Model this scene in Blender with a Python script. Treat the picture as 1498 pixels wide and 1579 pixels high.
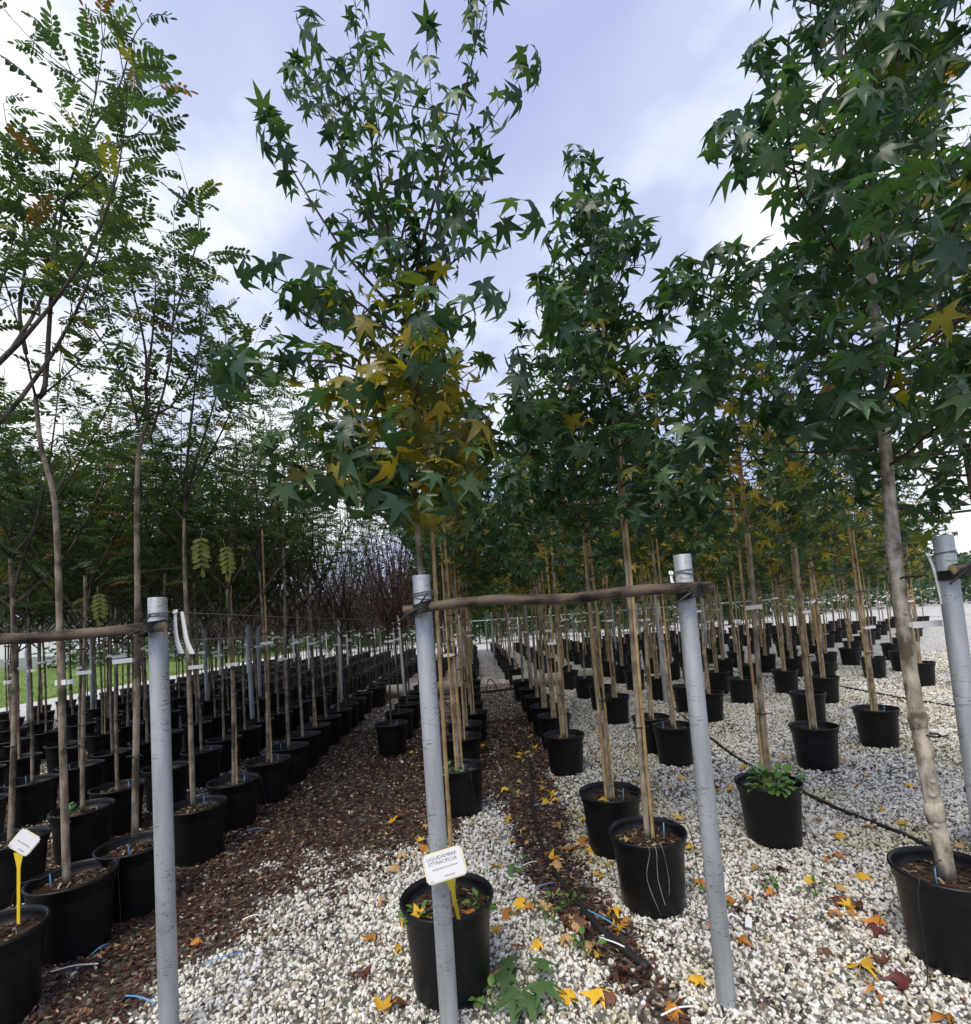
import bpy, bmesh, math, random
import numpy as np
from mathutils import Matrix, Vector

PI = math.pi
rng = np.random.default_rng(7)
random.seed(7)
sc = bpy.context.scene
for o in list(bpy.data.objects):
    bpy.data.objects.remove(o)
C = sc.collection

# ------------------------------------------------------------------ camera
PF, PCX, PCY = 790.6, 749.0, 898.3                 # focal length and principal point in photo pixels (1498 x 1579)
CAM_H = 1.6
YAW, PITCH, ROLL = math.radians(1.497), math.radians(4.016), math.radians(4.148)
_f = np.array([math.sin(YAW) * math.cos(PITCH), math.cos(YAW) * math.cos(PITCH), math.sin(PITCH)])
_r0 = np.array([math.cos(YAW), -math.sin(YAW), 0.0]); _u0 = np.cross(_r0, _f)
_c, _s = math.cos(ROLL), math.sin(ROLL)
_r = _c * _r0 - _s * _u0; _u = _s * _r0 + _c * _u0
cam_d = bpy.data.cameras.new('camera')
cam = bpy.data.objects.new('camera', cam_d); C.objects.link(cam)
cam_d.sensor_fit = 'HORIZONTAL'; cam_d.sensor_width = 36.0
cam_d.lens = PF / 1498 * 36.0
cam_d.shift_y = (PCY - 789.5) / 1498
cam_d.clip_start = 0.05; cam_d.clip_end = 3000
cam.matrix_world = Matrix(((_r[0], _u[0], -_f[0], 0), (_r[1], _u[1], -_f[1], 0), (_r[2], _u[2], -_f[2], CAM_H), (0, 0, 0, 1)))
sc.camera = cam
CAMP = np.array([0, 0, CAM_H])
def ray(x, y): return _f + (x - PCX) / PF * _r - (y - PCY) / PF * _u
def atz(x, y, z=0.0):                               # photo pixel -> point on a level surface
    d = ray(x, y); return d * ((z - CAM_H) / d[2]) + CAMP
def aty(x, y, Y):                                   # photo pixel -> point at row depth Y
    d = ray(x, y); return d * (Y / d[1]) + CAMP

# ------------------------------------------------------------------ world, sun, exposure
SUN_EL, SUN_AZ = math.radians(58), math.radians(205)
w = bpy.data.worlds.new('World'); sc.world = w; w.use_nodes = True
nt = w.node_tree; nt.nodes.clear()
def N(nt, t, **kw):
    n = nt.nodes.new(t)
    for k, v in kw.items():
        if k.startswith('i_'):
            n.inputs[k[2:].replace('_', ' ')].default_value = v
        else: setattr(n, k, v)
    return n
L = nt.links.new
out = N(nt, 'ShaderNodeOutputWorld')
sky = N(nt, 'ShaderNodeTexSky', sky_type='NISHITA', sun_disc=False, sun_elevation=SUN_EL, sun_rotation=SUN_AZ, air_density=1.2, dust_density=2.0)
bg1 = N(nt, 'ShaderNodeBackground'); bg1.inputs['Strength'].default_value = 0.10
L(sky.outputs[0], bg1.inputs['Color'])
tc = N(nt, 'ShaderNodeTexCoord')
mp = N(nt, 'ShaderNodeMapping'); mp.inputs['Scale'].default_value = (1.0, 1.0, 1.6); mp.inputs['Location'].default_value = (2.35, 0.4, 0.1)
L(tc.outputs['Generated'], mp.inputs['Vector'])
n1 = N(nt, 'ShaderNodeTexNoise', noise_dimensions='3D'); n1.inputs['Scale'].default_value = 1.9; n1.inputs['Detail'].default_value = 5; n1.inputs['Roughness'].default_value = 0.48; n1.inputs['Distortion'].default_value = 0.25
L(mp.outputs[0], n1.inputs['Vector'])
cr = N(nt, 'ShaderNodeValToRGB')
cr.color_ramp.elements[0].position = 0.36; cr.color_ramp.elements[0].color = (0.282, 0.322, 0.50, 1)
cr.color_ramp.elements[1].position = 0.63; cr.color_ramp.elements[1].color = (0.66, 0.675, 0.695, 1)
e = cr.color_ramp.elements.new(0.50); e.color = (0.355, 0.395, 0.545, 1)
L(n1.outputs['Fac'], cr.inputs['Fac'])
bg2 = N(nt, 'ShaderNodeBackground'); bg2.inputs['Strength'].default_value = 1.0
L(cr.outputs[0], bg2.inputs['Color'])
mx = N(nt, 'ShaderNodeMixShader'); mx.inputs['Fac'].default_value = 0.93
L(bg1.outputs[0], mx.inputs[1]); L(bg2.outputs[0], mx.inputs[2]); L(mx.outputs[0], out.inputs['Surface'])
sl = bpy.data.lights.new('sun', 'SUN'); sl.energy = 1.5; sl.angle = math.radians(25); sl.color = (1.0, 0.91, 0.76)
so = bpy.data.objects.new('sun', sl); C.objects.link(so)
sd = Vector((math.sin(SUN_AZ) * math.cos(SUN_EL), math.cos(SUN_AZ) * math.cos(SUN_EL), math.sin(SUN_EL)))
so.rotation_euler = sd.to_track_quat('Z', 'Y').to_euler(); so.location = (0, 0, 20)
sc.view_settings.view_transform = 'Standard'; sc.view_settings.look = 'None'
sc.view_settings.exposure = 0.85; sc.view_settings.gamma = 1.0
sc.view_settings.use_curve_mapping = False
sc.cycles.max_bounces = 5; sc.cycles.diffuse_bounces = 3; sc.cycles.glossy_bounces = 2
sc.cycles.transmission_bounces = 3; sc.cycles.transparent_max_bounces = 4
sc.cycles.use_denoising = True
try: sc.cycles.denoiser = 'OPENIMAGEDENOISE'
except Exception: pass
sc.cycles.use_adaptive_sampling = True; sc.cycles.adaptive_threshold = 0.02

# ------------------------------------------------------------------ materials
def new_mat(name):
    m = bpy.data.materials.new(name); m.use_nodes = True
    nt = m.node_tree; b = nt.nodes['Principled BSDF']
    return m, nt, b
def plain(name, col, rough=0.6, metal=0.0, var=0.0, scale=20, bump=0.0, spec=0.5):
    m, nt, b = new_mat(name)
    b.inputs['Roughness'].default_value = rough; b.inputs['Metallic'].default_value = metal
    b.inputs['Specular IOR Level'].default_value = spec
    if var or bump:
        t = N(nt, 'ShaderNodeTexCoord'); n = N(nt, 'ShaderNodeTexNoise'); n.inputs['Scale'].default_value = scale; n.inputs['Detail'].default_value = 6
        nt.links.new(t.outputs['Object'], n.inputs['Vector'])
        r = N(nt, 'ShaderNodeValToRGB')
        r.color_ramp.elements[0].position = 0.3; r.color_ramp.elements[1].position = 0.7
        r.color_ramp.elements[0].color = tuple(c * (1 - var) for c in col) + (1,)
        r.color_ramp.elements[1].color = tuple(min(1, c * (1 + var)) for c in col) + (1,)
        nt.links.new(n.outputs['Fac'], r.inputs['Fac']); nt.links.new(r.outputs[0], b.inputs['Base Color'])
        if bump:
            bp = N(nt, 'ShaderNodeBump'); bp.inputs['Strength'].default_value = bump; bp.inputs['Distance'].default_value = 0.01
            nt.links.new(n.outputs['Fac'], bp.inputs['Height']); nt.links.new(bp.outputs[0], b.inputs['Normal'])
    else:
        b.inputs['Base Color'].default_value = tuple(col) + (1,)
    return m
def leaf_mat(name, source, rough=0.40, trans=0.34):
    m, nt, b = new_mat(name)
    if source == 'object':
        a = N(nt, 'ShaderNodeObjectInfo'); col = a.outputs['Color']
    else:
        a = N(nt, 'ShaderNodeAttribute', attribute_name='col'); col = a.outputs['Color']
    t = N(nt, 'ShaderNodeTexCoord'); n = N(nt, 'ShaderNodeTexNoise'); n.inputs['Scale'].default_value = 28; n.inputs['Detail'].default_value = 3
    nt.links.new(t.outputs['Object'], n.inputs['Vector'])
    mr = N(nt, 'ShaderNodeMapRange'); mr.inputs['To Min'].default_value = 0.72; mr.inputs['To Max'].default_value = 1.28
    nt.links.new(n.outputs['Fac'], mr.inputs['Value'])
    mul = N(nt, 'ShaderNodeVectorMath', operation='SCALE')
    nt.links.new(col, mul.inputs[0]); nt.links.new(mr.outputs[0], mul.inputs['Scale'])
    nt.links.new(mul.outputs[0], b.inputs['Base Color'])
    b.inputs['Roughness'].default_value = rough
    b.inputs['Specular IOR Level'].default_value = 0.45
    tr = N(nt, 'ShaderNodeBsdfTranslucent')
    sc2 = N(nt, 'ShaderNodeVectorMath', operation='MULTIPLY'); sc2.inputs[1].default_value = (1.5, 1.7, 0.7)
    nt.links.new(mul.outputs[0], sc2.inputs[0]); nt.links.new(sc2.outputs[0], tr.inputs['Color'])
    mx = N(nt, 'ShaderNodeMixShader'); mx.inputs['Fac'].default_value = trans
    o = nt.nodes['Material Output']
    nt.links.new(b.outputs[0], mx.inputs[1]); nt.links.new(tr.outputs[0], mx.inputs[2]); nt.links.new(mx.outputs[0], o.inputs['Surface'])
    return m
M = {}
M['leaf_obj'] = leaf_mat('leaf_single', 'object')
M['leaf'] = leaf_mat('leaf_many', 'attr')
M['dry_leaf'] = leaf_mat('leaf_fallen', 'object', 0.6, 0.0)
def bark_mat(name, dark, light, zs=6.0, scale=14.0, vec=None):
    m, nt, b = new_mat(name)
    t = N(nt, 'ShaderNodeTexCoord'); mp = N(nt, 'ShaderNodeMapping'); mp.inputs['Scale'].default_value = vec or (2.2, 2.2, 1.0 / zs * 2.2)
    nt.links.new(t.outputs['Object'], mp.inputs['Vector'])
    n = N(nt, 'ShaderNodeTexNoise'); n.inputs['Scale'].default_value = scale; n.inputs['Detail'].default_value = 8; n.inputs['Roughness'].default_value = 0.65
    nt.links.new(mp.outputs[0], n.inputs['Vector'])
    n2 = N(nt, 'ShaderNodeTexNoise'); n2.inputs['Scale'].default_value = 9; n2.inputs['Detail'].default_value = 3
    nt.links.new(t.outputs['Object'], n2.inputs['Vector'])
    ad = N(nt, 'ShaderNodeMath', operation='ADD'); ad.inputs[1].default_value = 0
    mm = N(nt, 'ShaderNodeMath', operation='MULTIPLY_ADD'); mm.inputs[1].default_value = 0.5
    nt.links.new(n2.outputs['Fac'], mm.inputs[0])
    h = N(nt, 'ShaderNodeMath', operation='MULTIPLY'); h.inputs[1].default_value = 0.5
    nt.links.new(n.outputs['Fac'], h.inputs[0]); nt.links.new(h.outputs[0], mm.inputs[2])
    r = N(nt, 'ShaderNodeValToRGB'); r.color_ramp.elements[0].position = 0.42; r.color_ramp.elements[1].position = 0.58
    r.color_ramp.elements[0].color = dark + (1,); r.color_ramp.elements[1].color = light + (1,)
    nt.links.new(mm.outputs[0], r.inputs['Fac']); nt.links.new(r.outputs[0], b.inputs['Base Color'])
    b.inputs['Roughness'].default_value = 0.8; b.inputs['Specular IOR Level'].default_value = 0.25
    bp = N(nt, 'ShaderNodeBump'); bp.inputs['Strength'].default_value = 0.9; bp.inputs['Distance'].default_value = 0.006
    nt.links.new(n.outputs['Fac'], bp.inputs['Height']); nt.links.new(bp.outputs[0], b.inputs['Normal'])
    return m
M['bark_gum'] = bark_mat('bark_sweetgum', (0.13, 0.105, 0.075), (0.40, 0.34, 0.25))
M['bark_dark'] = bark_mat('bark_dark', (0.03, 0.023, 0.018), (0.115, 0.092, 0.072))
M['bark_pale'] = bark_mat('bark_pale', (0.13, 0.105, 0.075), (0.60, 0.54, 0.44), 3.0, 9.0)
M['bark_pagoda'] = bark_mat('bark_pagoda', (0.075, 0.06, 0.042), (0.33, 0.275, 0.21))
M['twig'] = plain('twig_dark', (0.055, 0.032, 0.026), 0.75)
M['twig_green'] = plain('twig_green', (0.10, 0.09, 0.05), 0.7)
M['cane'] = bark_mat('bamboo_cane', (0.26, 0.17, 0.075), (0.56, 0.41, 0.21), 14.0, 9.0)
M['pot'] = plain('black_pot_plastic', (0.0030, 0.0037, 0.0052), 0.42, var=0.4, scale=9, bump=0.06, spec=0.4)
M['soil'] = plain('potting_soil', (0.05, 0.034, 0.024), 0.95, var=0.7, scale=45, bump=1.0, spec=0.1)
M['tag'] = plain('white_plastic_tag', (0.78, 0.79, 0.80), 0.45)
M['tag_yellow'] = plain('yellow_plastic_tag', (0.80, 0.58, 0.03), 0.45)
M['blue'] = plain('blue_plastic', (0.10, 0.30, 0.55), 0.4)
M['black'] = plain('black_rubber', (0.012, 0.012, 0.013), 0.55)
M['hose'] = plain('black_hose', (0.016, 0.015, 0.015), 0.6, var=0.4, scale=12, bump=0.2)
M['wire'] = plain('steel_wire', (0.22, 0.22, 0.23), 0.45, metal=0.6)
M['ink'] = plain('printed_ink', (0.06, 0.06, 0.08), 0.7)
M['ink_grey'] = plain('grey_ink', (0.32, 0.32, 0.35), 0.7)
M['pipe'] = plain('grey_pipe', (0.34, 0.32, 0.28), 0.6, var=0.25, scale=4, bump=0.1)
M['weed'] = plain('weed_leaf', (0.09, 0.20, 0.035), 0.5, var=0.3, scale=30)
M['pole_wood'] = bark_mat('weathered_pole', (0.014, 0.011, 0.009), (0.15, 0.112, 0.085), 1.0, 9.0, (0.35, 3.5, 3.5))
M['cut_wood'] = plain('cut_wood_end', (0.38, 0.32, 0.17), 0.8, var=0.3, scale=40)
def galv():
    m, nt, b = new_mat('galvanised_steel')
    t = N(nt, 'ShaderNodeTexCoord')
    n = N(nt, 'ShaderNodeTexNoise'); n.inputs['Scale'].default_value = 16; n.inputs['Detail'].default_value = 7
    mp = N(nt, 'ShaderNodeMapping'); mp.inputs['Scale'].default_value = (1, 1, 0.18)
    nt.links.new(t.outputs['Object'], mp.inputs['Vector']); nt.links.new(mp.outputs[0], n.inputs['Vector'])
    r = N(nt, 'ShaderNodeValToRGB'); r.color_ramp.elements[0].position = 0.25; r.color_ramp.elements[1].position = 0.75
    r.color_ramp.elements[0].color = (0.25, 0.27, 0.285, 1); r.color_ramp.elements[1].color = (0.50, 0.53, 0.55, 1)
    nt.links.new(n.outputs['Fac'], r.inputs['Fac'])
    mp2 = N(nt, 'ShaderNodeMapping'); mp2.inputs['Scale'].default_value = (1.0, 1.0, 5.5)
    n2 = N(nt, 'ShaderNodeTexNoise'); n2.inputs['Scale'].default_value = 9.0; n2.inputs['Detail'].default_value = 2; n2.inputs['Distortion'].default_value = 0.4
    nt.links.new(t.outputs['Object'], mp2.inputs['Vector']); nt.links.new(mp2.outputs[0], n2.inputs['Vector'])
    sb = N(nt, 'ShaderNodeMath', operation='SUBTRACT'); sb.inputs[1].default_value = 0.5
    ab = N(nt, 'ShaderNodeMath', operation='ABSOLUTE')
    nt.links.new(n2.outputs['Fac'], sb.inputs[0]); nt.links.new(sb.outputs[0], ab.inputs[0])
    lt = N(nt, 'ShaderNodeMath', operation='LESS_THAN'); lt.inputs[1].default_value = 0.011
    nt.links.new(ab.outputs[0], lt.inputs[0])
    n3 = N(nt, 'ShaderNodeTexNoise'); n3.inputs['Scale'].default_value = 7.0
    nt.links.new(t.outputs['Object'], n3.inputs['Vector'])
    gt = N(nt, 'ShaderNodeMath', operation='GREATER_THAN'); gt.inputs[1].default_value = 0.52
    nt.links.new(n3.outputs['Fac'], gt.inputs[0])
    ml = N(nt, 'ShaderNodeMath', operation='MULTIPLY'); nt.links.new(lt.outputs[0], ml.inputs[0]); nt.links.new(gt.outputs[0], ml.inputs[1])
    m7 = N(nt, 'ShaderNodeMath', operation='MULTIPLY'); m7.inputs[1].default_value = 0.7; nt.links.new(ml.outputs[0], m7.inputs[0])
    mx = N(nt, 'ShaderNodeMix', data_type='RGBA'); nt.links.new(m7.outputs[0], mx.inputs['Factor'])
    nt.links.new(r.outputs[0], mx.inputs['A']); mx.inputs['B'].default_value = (0.06, 0.055, 0.05, 1)
    nt.links.new(mx.outputs['Result'], b.inputs['Base Color'])
    b.inputs['Metallic'].default_value = 0.35; b.inputs['Roughness'].default_value = 0.5
    return m
M['galv'] = galv()
def inst_mat(name, rough, spec=0.3):
    m, nt, b = new_mat(name)
    a = N(nt, 'ShaderNodeAttribute', attribute_name='col', attribute_type='INSTANCER')
    t = N(nt, 'ShaderNodeTexCoord'); n = N(nt, 'ShaderNodeTexNoise'); n.inputs['Scale'].default_value = 2.5; n.inputs['Detail'].default_value = 5
    nt.links.new(t.outputs['Object'], n.inputs['Vector'])
    mr = N(nt, 'ShaderNodeMapRange'); mr.inputs['To Min'].default_value = 0.7; mr.inputs['To Max'].default_value = 1.25
    nt.links.new(n.outputs['Fac'], mr.inputs['Value'])
    s = N(nt, 'ShaderNodeVectorMath', operation='SCALE'); nt.links.new(a.outputs['Color'], s.inputs[0]); nt.links.new(mr.outputs[0], s.inputs['Scale'])
    nt.links.new(s.outputs[0], b.inputs['Base Color'])
    b.inputs['Roughness'].default_value = rough; b.inputs['Specular IOR Level'].default_value = spec
    return m
M['pebble'] = inst_mat('pebble_stone', 0.6); M['chip'] = inst_mat('bark_chip', 0.75, 0.3)

# ------------------------------------------------------------------ helpers
class MB:
    """collects verts / faces / colours; build() makes ONE mesh object"""
    def __init__(s): s.v = []; s.f = []; s.c = []; s.n = 0; s.sizes = []
    def add(s, V, F, col=None):
        V = np.asarray(V, float).reshape(-1, 3)
        for q in F: s.f.append(tuple(int(i) + s.n for i in q))
        s.v.append(V); s.n += len(V)
        s.c.append(np.tile(np.asarray(col if col is not None else (1, 1, 1)), (len(V), 1)))
        return s
    def add_arr(s, V, F, Ccol):
        """V (k,3), F (m,3) int array already 0-based in V, Ccol (k,3)"""
        s.f.extend(map(tuple, (F + s.n).tolist())); s.v.append(V); s.n += len(V); s.c.append(Ccol)
        return s
    def mesh(s, name, mat, smooth=True, color=False):
        me = bpy.data.meshes.new(name)
        V = np.concatenate(s.v) if s.v else np.zeros((0, 3))
        me.from_pydata(V.tolist(), [], s.f)
        if smooth and len(s.f): me.polygons.foreach_set('use_smooth', np.ones(len(s.f), bool))
        if color:
            a = me.color_attributes.new('col', 'FLOAT_COLOR', 'POINT')
            cc = np.concatenate(s.c); cc = np.concatenate([cc, np.ones((len(cc), 1))], 1)
            a.data.foreach_set('color', cc.ravel())
        if mat: me.materials.append(mat)
        me.update()
        return me
    def build(s, name, mat, parent=None, smooth=True, color=False):
        return link(name, s.mesh(name, mat, smooth, color), parent)
def link(name, me, parent=None):
    o = bpy.data.objects.new(name, me); C.objects.link(o)
    if parent: o.parent = parent
    return o
def tag(o, label=None, cat=None, group=None, kind=None):
    if label: o['label'] = label
    if cat: o['category'] = cat
    if group: o['group'] = group
    if kind: o['kind'] = kind
    return o
def thing(name, label, cat, loc=(0, 0, 0), rz=0.0, group=None):
    o = bpy.data.objects.new(name, None); C.objects.link(o); o.empty_display_size = 0.1
    o.location = loc; o.rotation_euler = (0, 0, rz)
    return tag(o, label, cat, group)
def tube(P, R, n=8, cap=True):
    P = np.asarray(P, float); R = np.broadcast_to(np.asarray(R, float), (len(P),))
    T = np.gradient(P, axis=0); T /= np.linalg.norm(T, axis=1)[:, None] + 1e-12
    ref = np.array([0.0, 0, 1]) if abs(T[0, 2]) < 0.8 else np.array([1.0, 0, 0])
    V = []
    for i in range(len(P)):
        a = np.cross(T[i], ref); a /= np.linalg.norm(a) + 1e-12; b = np.cross(T[i], a)
        th = np.arange(n) * 2 * PI / n
        V.append(P[i] + R[i] * (np.cos(th)[:, None] * a + np.sin(th)[:, None] * b))
    V = np.concatenate(V); F = []
    for i in range(len(P) - 1):
        for j in range(n):
            k = (j + 1) % n
            F.append((i * n + j, (i + 1) * n + j, (i + 1) * n + k, i * n + k))
    if cap: F.append(tuple(range(n))); F.append(tuple((len(P) - 1) * n + j for j in reversed(range(n))))
    return V, F
def lathe(prof, n=32):
    V = []; F = []
    for r, z in prof:
        for j in range(n):
            a = 2 * PI * j / n; V.append((r * math.cos(a), r * math.sin(a), z))
    for i in range(len(prof) - 1):
        for j in range(n):
            k = (j + 1) % n; F.append((i * n + j, i * n + k, (i + 1) * n + k, (i + 1) * n + j))
    return np.array(V), F
def box(c, s):
    c = np.array(c, float); s = np.array(s, float) / 2
    V = [c + s * np.array(q) for q in ((-1, -1, -1), (1, -1, -1), (1, 1, -1), (-1, 1, -1), (-1, -1, 1), (1, -1, 1), (1, 1, 1), (-1, 1, 1))]
    return np.array(V), [(0, 3, 2, 1), (4, 5, 6, 7), (0, 1, 5, 4), (1, 2, 6, 5), (2, 3, 7, 6), (3, 0, 4, 7)]
def smooth_path(P, k=4):
    P = np.asarray(P, float)
    if len(P) < 3: return P
    o = []
    for i in range(len(P) - 1):
        p0 = P[max(i - 1, 0)]; p1 = P[i]; p2 = P[i + 1]; p3 = P[min(i + 2, len(P) - 1)]
        for t in np.arange(k) / k:
            o.append(0.5 * ((2 * p1) + (-p0 + p2) * t + (2 * p0 - 5 * p1 + 4 * p2 - p3) * t * t + (-p0 + 3 * p1 - 3 * p2 + p3) * t ** 3))
    o.append(P[-1]); return np.array(o)
def vnoise(x, y, s, seed=0):
    x = np.asarray(x, float) / s + seed * 17.3; y = np.asarray(y, float) / s + seed * 31.7
    xi = np.floor(x).astype(np.int64); yi = np.floor(y).astype(np.int64); fx = x - xi; fy = y - yi
    fx = fx * fx * (3 - 2 * fx); fy = fy * fy * (3 - 2 * fy)
    def h(a, b):
        v = np.sin(a * 127.1 + b * 311.7 + seed * 74.7) * 43758.5453; return v - np.floor(v)
    return (h(xi, yi) * (1 - fx) + h(xi + 1, yi) * fx) * (1 - fy) + (h(xi, yi + 1) * (1 - fx) + h(xi + 1, yi + 1) * fx) * fy
def fbm(x, y, s, seed=0):
    return 0.5 * vnoise(x, y, s, seed) + 0.3 * vnoise(x, y, s * 0.45, seed + 3) + 0.2 * vnoise(x, y, s * 0.2, seed + 5)
def sstep(a, b, x):
    t = np.clip((x - a) / (b - a), 0, 1); return t * t * (3 - 2 * t)

# ------------------------------------------------------------------ ground
def mulch(x, y):
    """0 = white gravel, 1 = bark mulch"""
    x = np.asarray(x, float); y = np.asarray(y, float)
    nz = fbm(x, y, 0.9, 1) - 0.5; n2 = fbm(x, y, 0.35, 9) - 0.5
    yb = np.interp(x, [-9, -2.6, -2.05, -1.76, -1.13, -0.57, -0.15], [2.2, 2.35, 2.5, 2.95, 3.55, 4.0, 4.45])
    left = sstep(-0.55, 0.55, (y - yb) + 0.35 + nz * 2.4 + n2 * 1.4) * (1 - sstep(np.interp(y, [4.2, 5.2], [-0.35, 0.0]), np.interp(y, [4.2, 5.2], [-0.05, 0.35]), x))
    left = np.where(x < -2.4, left * (0.55 + 0.45 * sstep(-0.15, 0.12, nz)), left)
    cx = np.interp(y, [2.2, 3.3, 4.3, 5.6, 7.2, 12], [0.62, 0.36, 0.36, 0.42, 0.4, 0.33]); wd = np.interp(y, [2.2, 3.3, 6, 8, 12], [0.11, 0.2, 0.34, 0.6, 0.6])
    mid = np.exp(-((x - cx) / wd) ** 4) * np.interp(y, [2.2, 3.5, 6, 12, 14], [0.62, 0.85, 0.95, 1, 0.6])
    mid = np.clip(mid * 1.15 + (nz * 0.9 + n2 * 1.0) * (mid > 0.05) * np.interp(y, [5, 8], [1, 0.35]), 0, 1) * (mid > 0.02)
    mid = np.where((x > -0.35) & (x < 1.1), mid, 0)
    right = np.where(x > 0.6, sstep(0.13, 0.3, nz) * 0.35, 0)
    m = np.maximum(np.maximum(left, mid), right)
    m = np.where(y > 12.5, m * 0.75, m)
    m = np.where((y > 25.8) | (x < -11.0), 0.03, m)
    return np.clip(m, 0, 1)
def ground_z(x, y):
    return (fbm(x, y, 1.4, 4) - 0.5) * 0.035 * np.exp(-((np.asarray(y) - 3) / 14.0) ** 2)
def axis(lo, hi, fine, d, grow):
    a = [0.0]; st = d; v = 0.0
    while v < hi:
        if v > fine: st *= grow
        v += st; a.append(v)
    b = []; st = d; v = 0.0
    while v > lo:
        if v < -fine: st *= grow
        v -= st; b.append(v)
    return np.array(b[::-1] + a)
gx = axis(-1500, 1500, 5, 0.09, 1.09); gy = axis(-60, 1800, 7.5, 0.09, 1.07)
GX, GY = np.meshgrid(gx, gy)
GZ = ground_z(GX, GY)
V = np.stack([GX.ravel(), GY.ravel(), GZ.ravel()], 1)
ny, nx = GX.shape
ii = np.arange((ny - 1) * (nx - 1)); a = (ii // (nx - 1)) * nx + ii % (nx - 1)
Fq = np.stack([a, a + 1, a + nx + 1, a + nx], 1)
me = bpy.data.meshes.new('ground'); me.from_pydata(V.tolist(), [], Fq.tolist())
me.polygons.foreach_set('use_smooth', np.ones(len(Fq), bool))
at = me.attributes.new('mulch', 'FLOAT', 'POINT'); at.data.foreach_set('value', mulch(GX, GY).ravel())
at = me.attributes.new('fines', 'FLOAT', 'POINT'); at.data.foreach_set('value', (1 - sstep(5.5, 12.0, GY)).ravel())
m, nt, b = new_mat('ground_gravel_and_bark')
t = N(nt, 'ShaderNodeTexCoord')
vo = N(nt, 'ShaderNodeTexVoronoi', feature='F1'); vo.inputs['Scale'].default_value = 38; vo.inputs['Randomness'].default_value = 1.0
nt.links.new(t.outputs['Object'], vo.inputs['Vector'])
sp = N(nt, 'ShaderNodeSeparateColor'); nt.links.new(vo.outputs['Color'], sp.inputs[0])
at = N(nt, 'ShaderNodeAttribute', attribute_name='mulch')
nz = N(nt, 'ShaderNodeTexNoise'); nz.inputs['Scale'].default_value = 5; nz.inputs['Detail'].default_value = 6
nt.links.new(t.outputs['Object'], nz.inputs['Vector'])
# per stone: bark or gravel by comparing a per-cell random value with the mask
mad = N(nt, 'ShaderNodeMath', operation='MULTIPLY_ADD'); mad.inputs[1].default_value = 1.05; mad.inputs[2].default_value = 0.04
nt.links.new(at.outputs['Fac'], mad.inputs[0])
lt = N(nt, 'ShaderNodeMath', operation='LESS_THAN'); nt.links.new(sp.outputs['Red'], lt.inputs[0]); nt.links.new(mad.outputs[0], lt.inputs[1])
rg = N(nt, 'ShaderNodeValToRGB')
for p, c in ((0.0, (0.10, 0.09, 0.075)), (0.25, (0.30, 0.28, 0.24)), (0.6, (0.52, 0.50, 0.46)), (1.0, (0.74, 0.73, 0.70))):
    if p in (0.0, 1.0): el = rg.color_ramp.elements[int(p)]
    else: el = rg.color_ramp.elements.new(p)
    el.color = c + (1,)
nt.links.new(sp.outputs['Green'], rg.inputs['Fac'])
rb = N(nt, 'ShaderNodeValToRGB')
for p, c in ((0.0, (0.022, 0.013, 0.011)), (0.7, (0.06, 0.034, 0.027)), (1.0, (0.16, 0.10, 0.075))):
    if p in (0.0, 1.0): el = rb.color_ramp.elements[int(p)]
    else: el = rb.color_ramp.elements.new(p)
    el.color = c + (1,)
nt.links.new(sp.outputs['Blue'], rb.inputs['Fac'])
mx = N(nt, 'ShaderNodeMix', data_type='RGBA'); nt.links.new(lt.outputs[0], mx.inputs['Factor']); nt.links.new(rg.outputs[0], mx.inputs['A']); nt.links.new(rb.outputs[0], mx.inputs['B'])
# base colour darker between the stones, and darker overall in the near zone
fr = N(nt, 'ShaderNodeMapRange'); fr.inputs['From Min'].default_value = 0.5; fr.inputs['From Max'].default_value = 0.85; fr.inputs['To Min'].default_value = 0.0; fr.inputs['To Max'].default_value = 0.75
nt.links.new(vo.outputs['Distance'], fr.inputs['Value'])
mx2 = N(nt, 'ShaderNodeMix', data_type='RGBA'); nt.links.new(fr.outputs[0], mx2.inputs['Factor']); nt.links.new(mx.outputs['Result'], mx2.inputs['A']); mx2.inputs['B'].default_value = (0.09, 0.08, 0.065, 1)
fa = N(nt, 'ShaderNodeAttribute', attribute_name='fines'); fm = N(nt, 'ShaderNodeMath', operation='MULTIPLY'); fm.inputs[1].default_value = 0.8; nt.links.new(fa.outputs['Fac'], fm.inputs[0])
mx3 = N(nt, 'ShaderNodeMix', data_type='RGBA'); nt.links.new(fm.outputs[0], mx3.inputs['Factor']); nt.links.new(mx2.outputs['Result'], mx3.inputs['A']); mx3.inputs['B'].default_value = (0.055, 0.046, 0.034, 1)
nt.links.new(mx3.outputs['Result'], b.inputs['Base Color'])
b.inputs['Roughness'].default_value = 0.75
bp = N(nt, 'ShaderNodeBump'); bp.inputs['Strength'].default_value = 0.9; bp.inputs['Distance'].default_value = 0.012; bp.invert = True
nt.links.new(vo.outputs['Distance'], bp.inputs['Height']); nt.links.new(bp.outputs[0], b.inputs['Normal'])
me.materials.append(m)
tag(link('ground', me), kind='structure')

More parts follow.
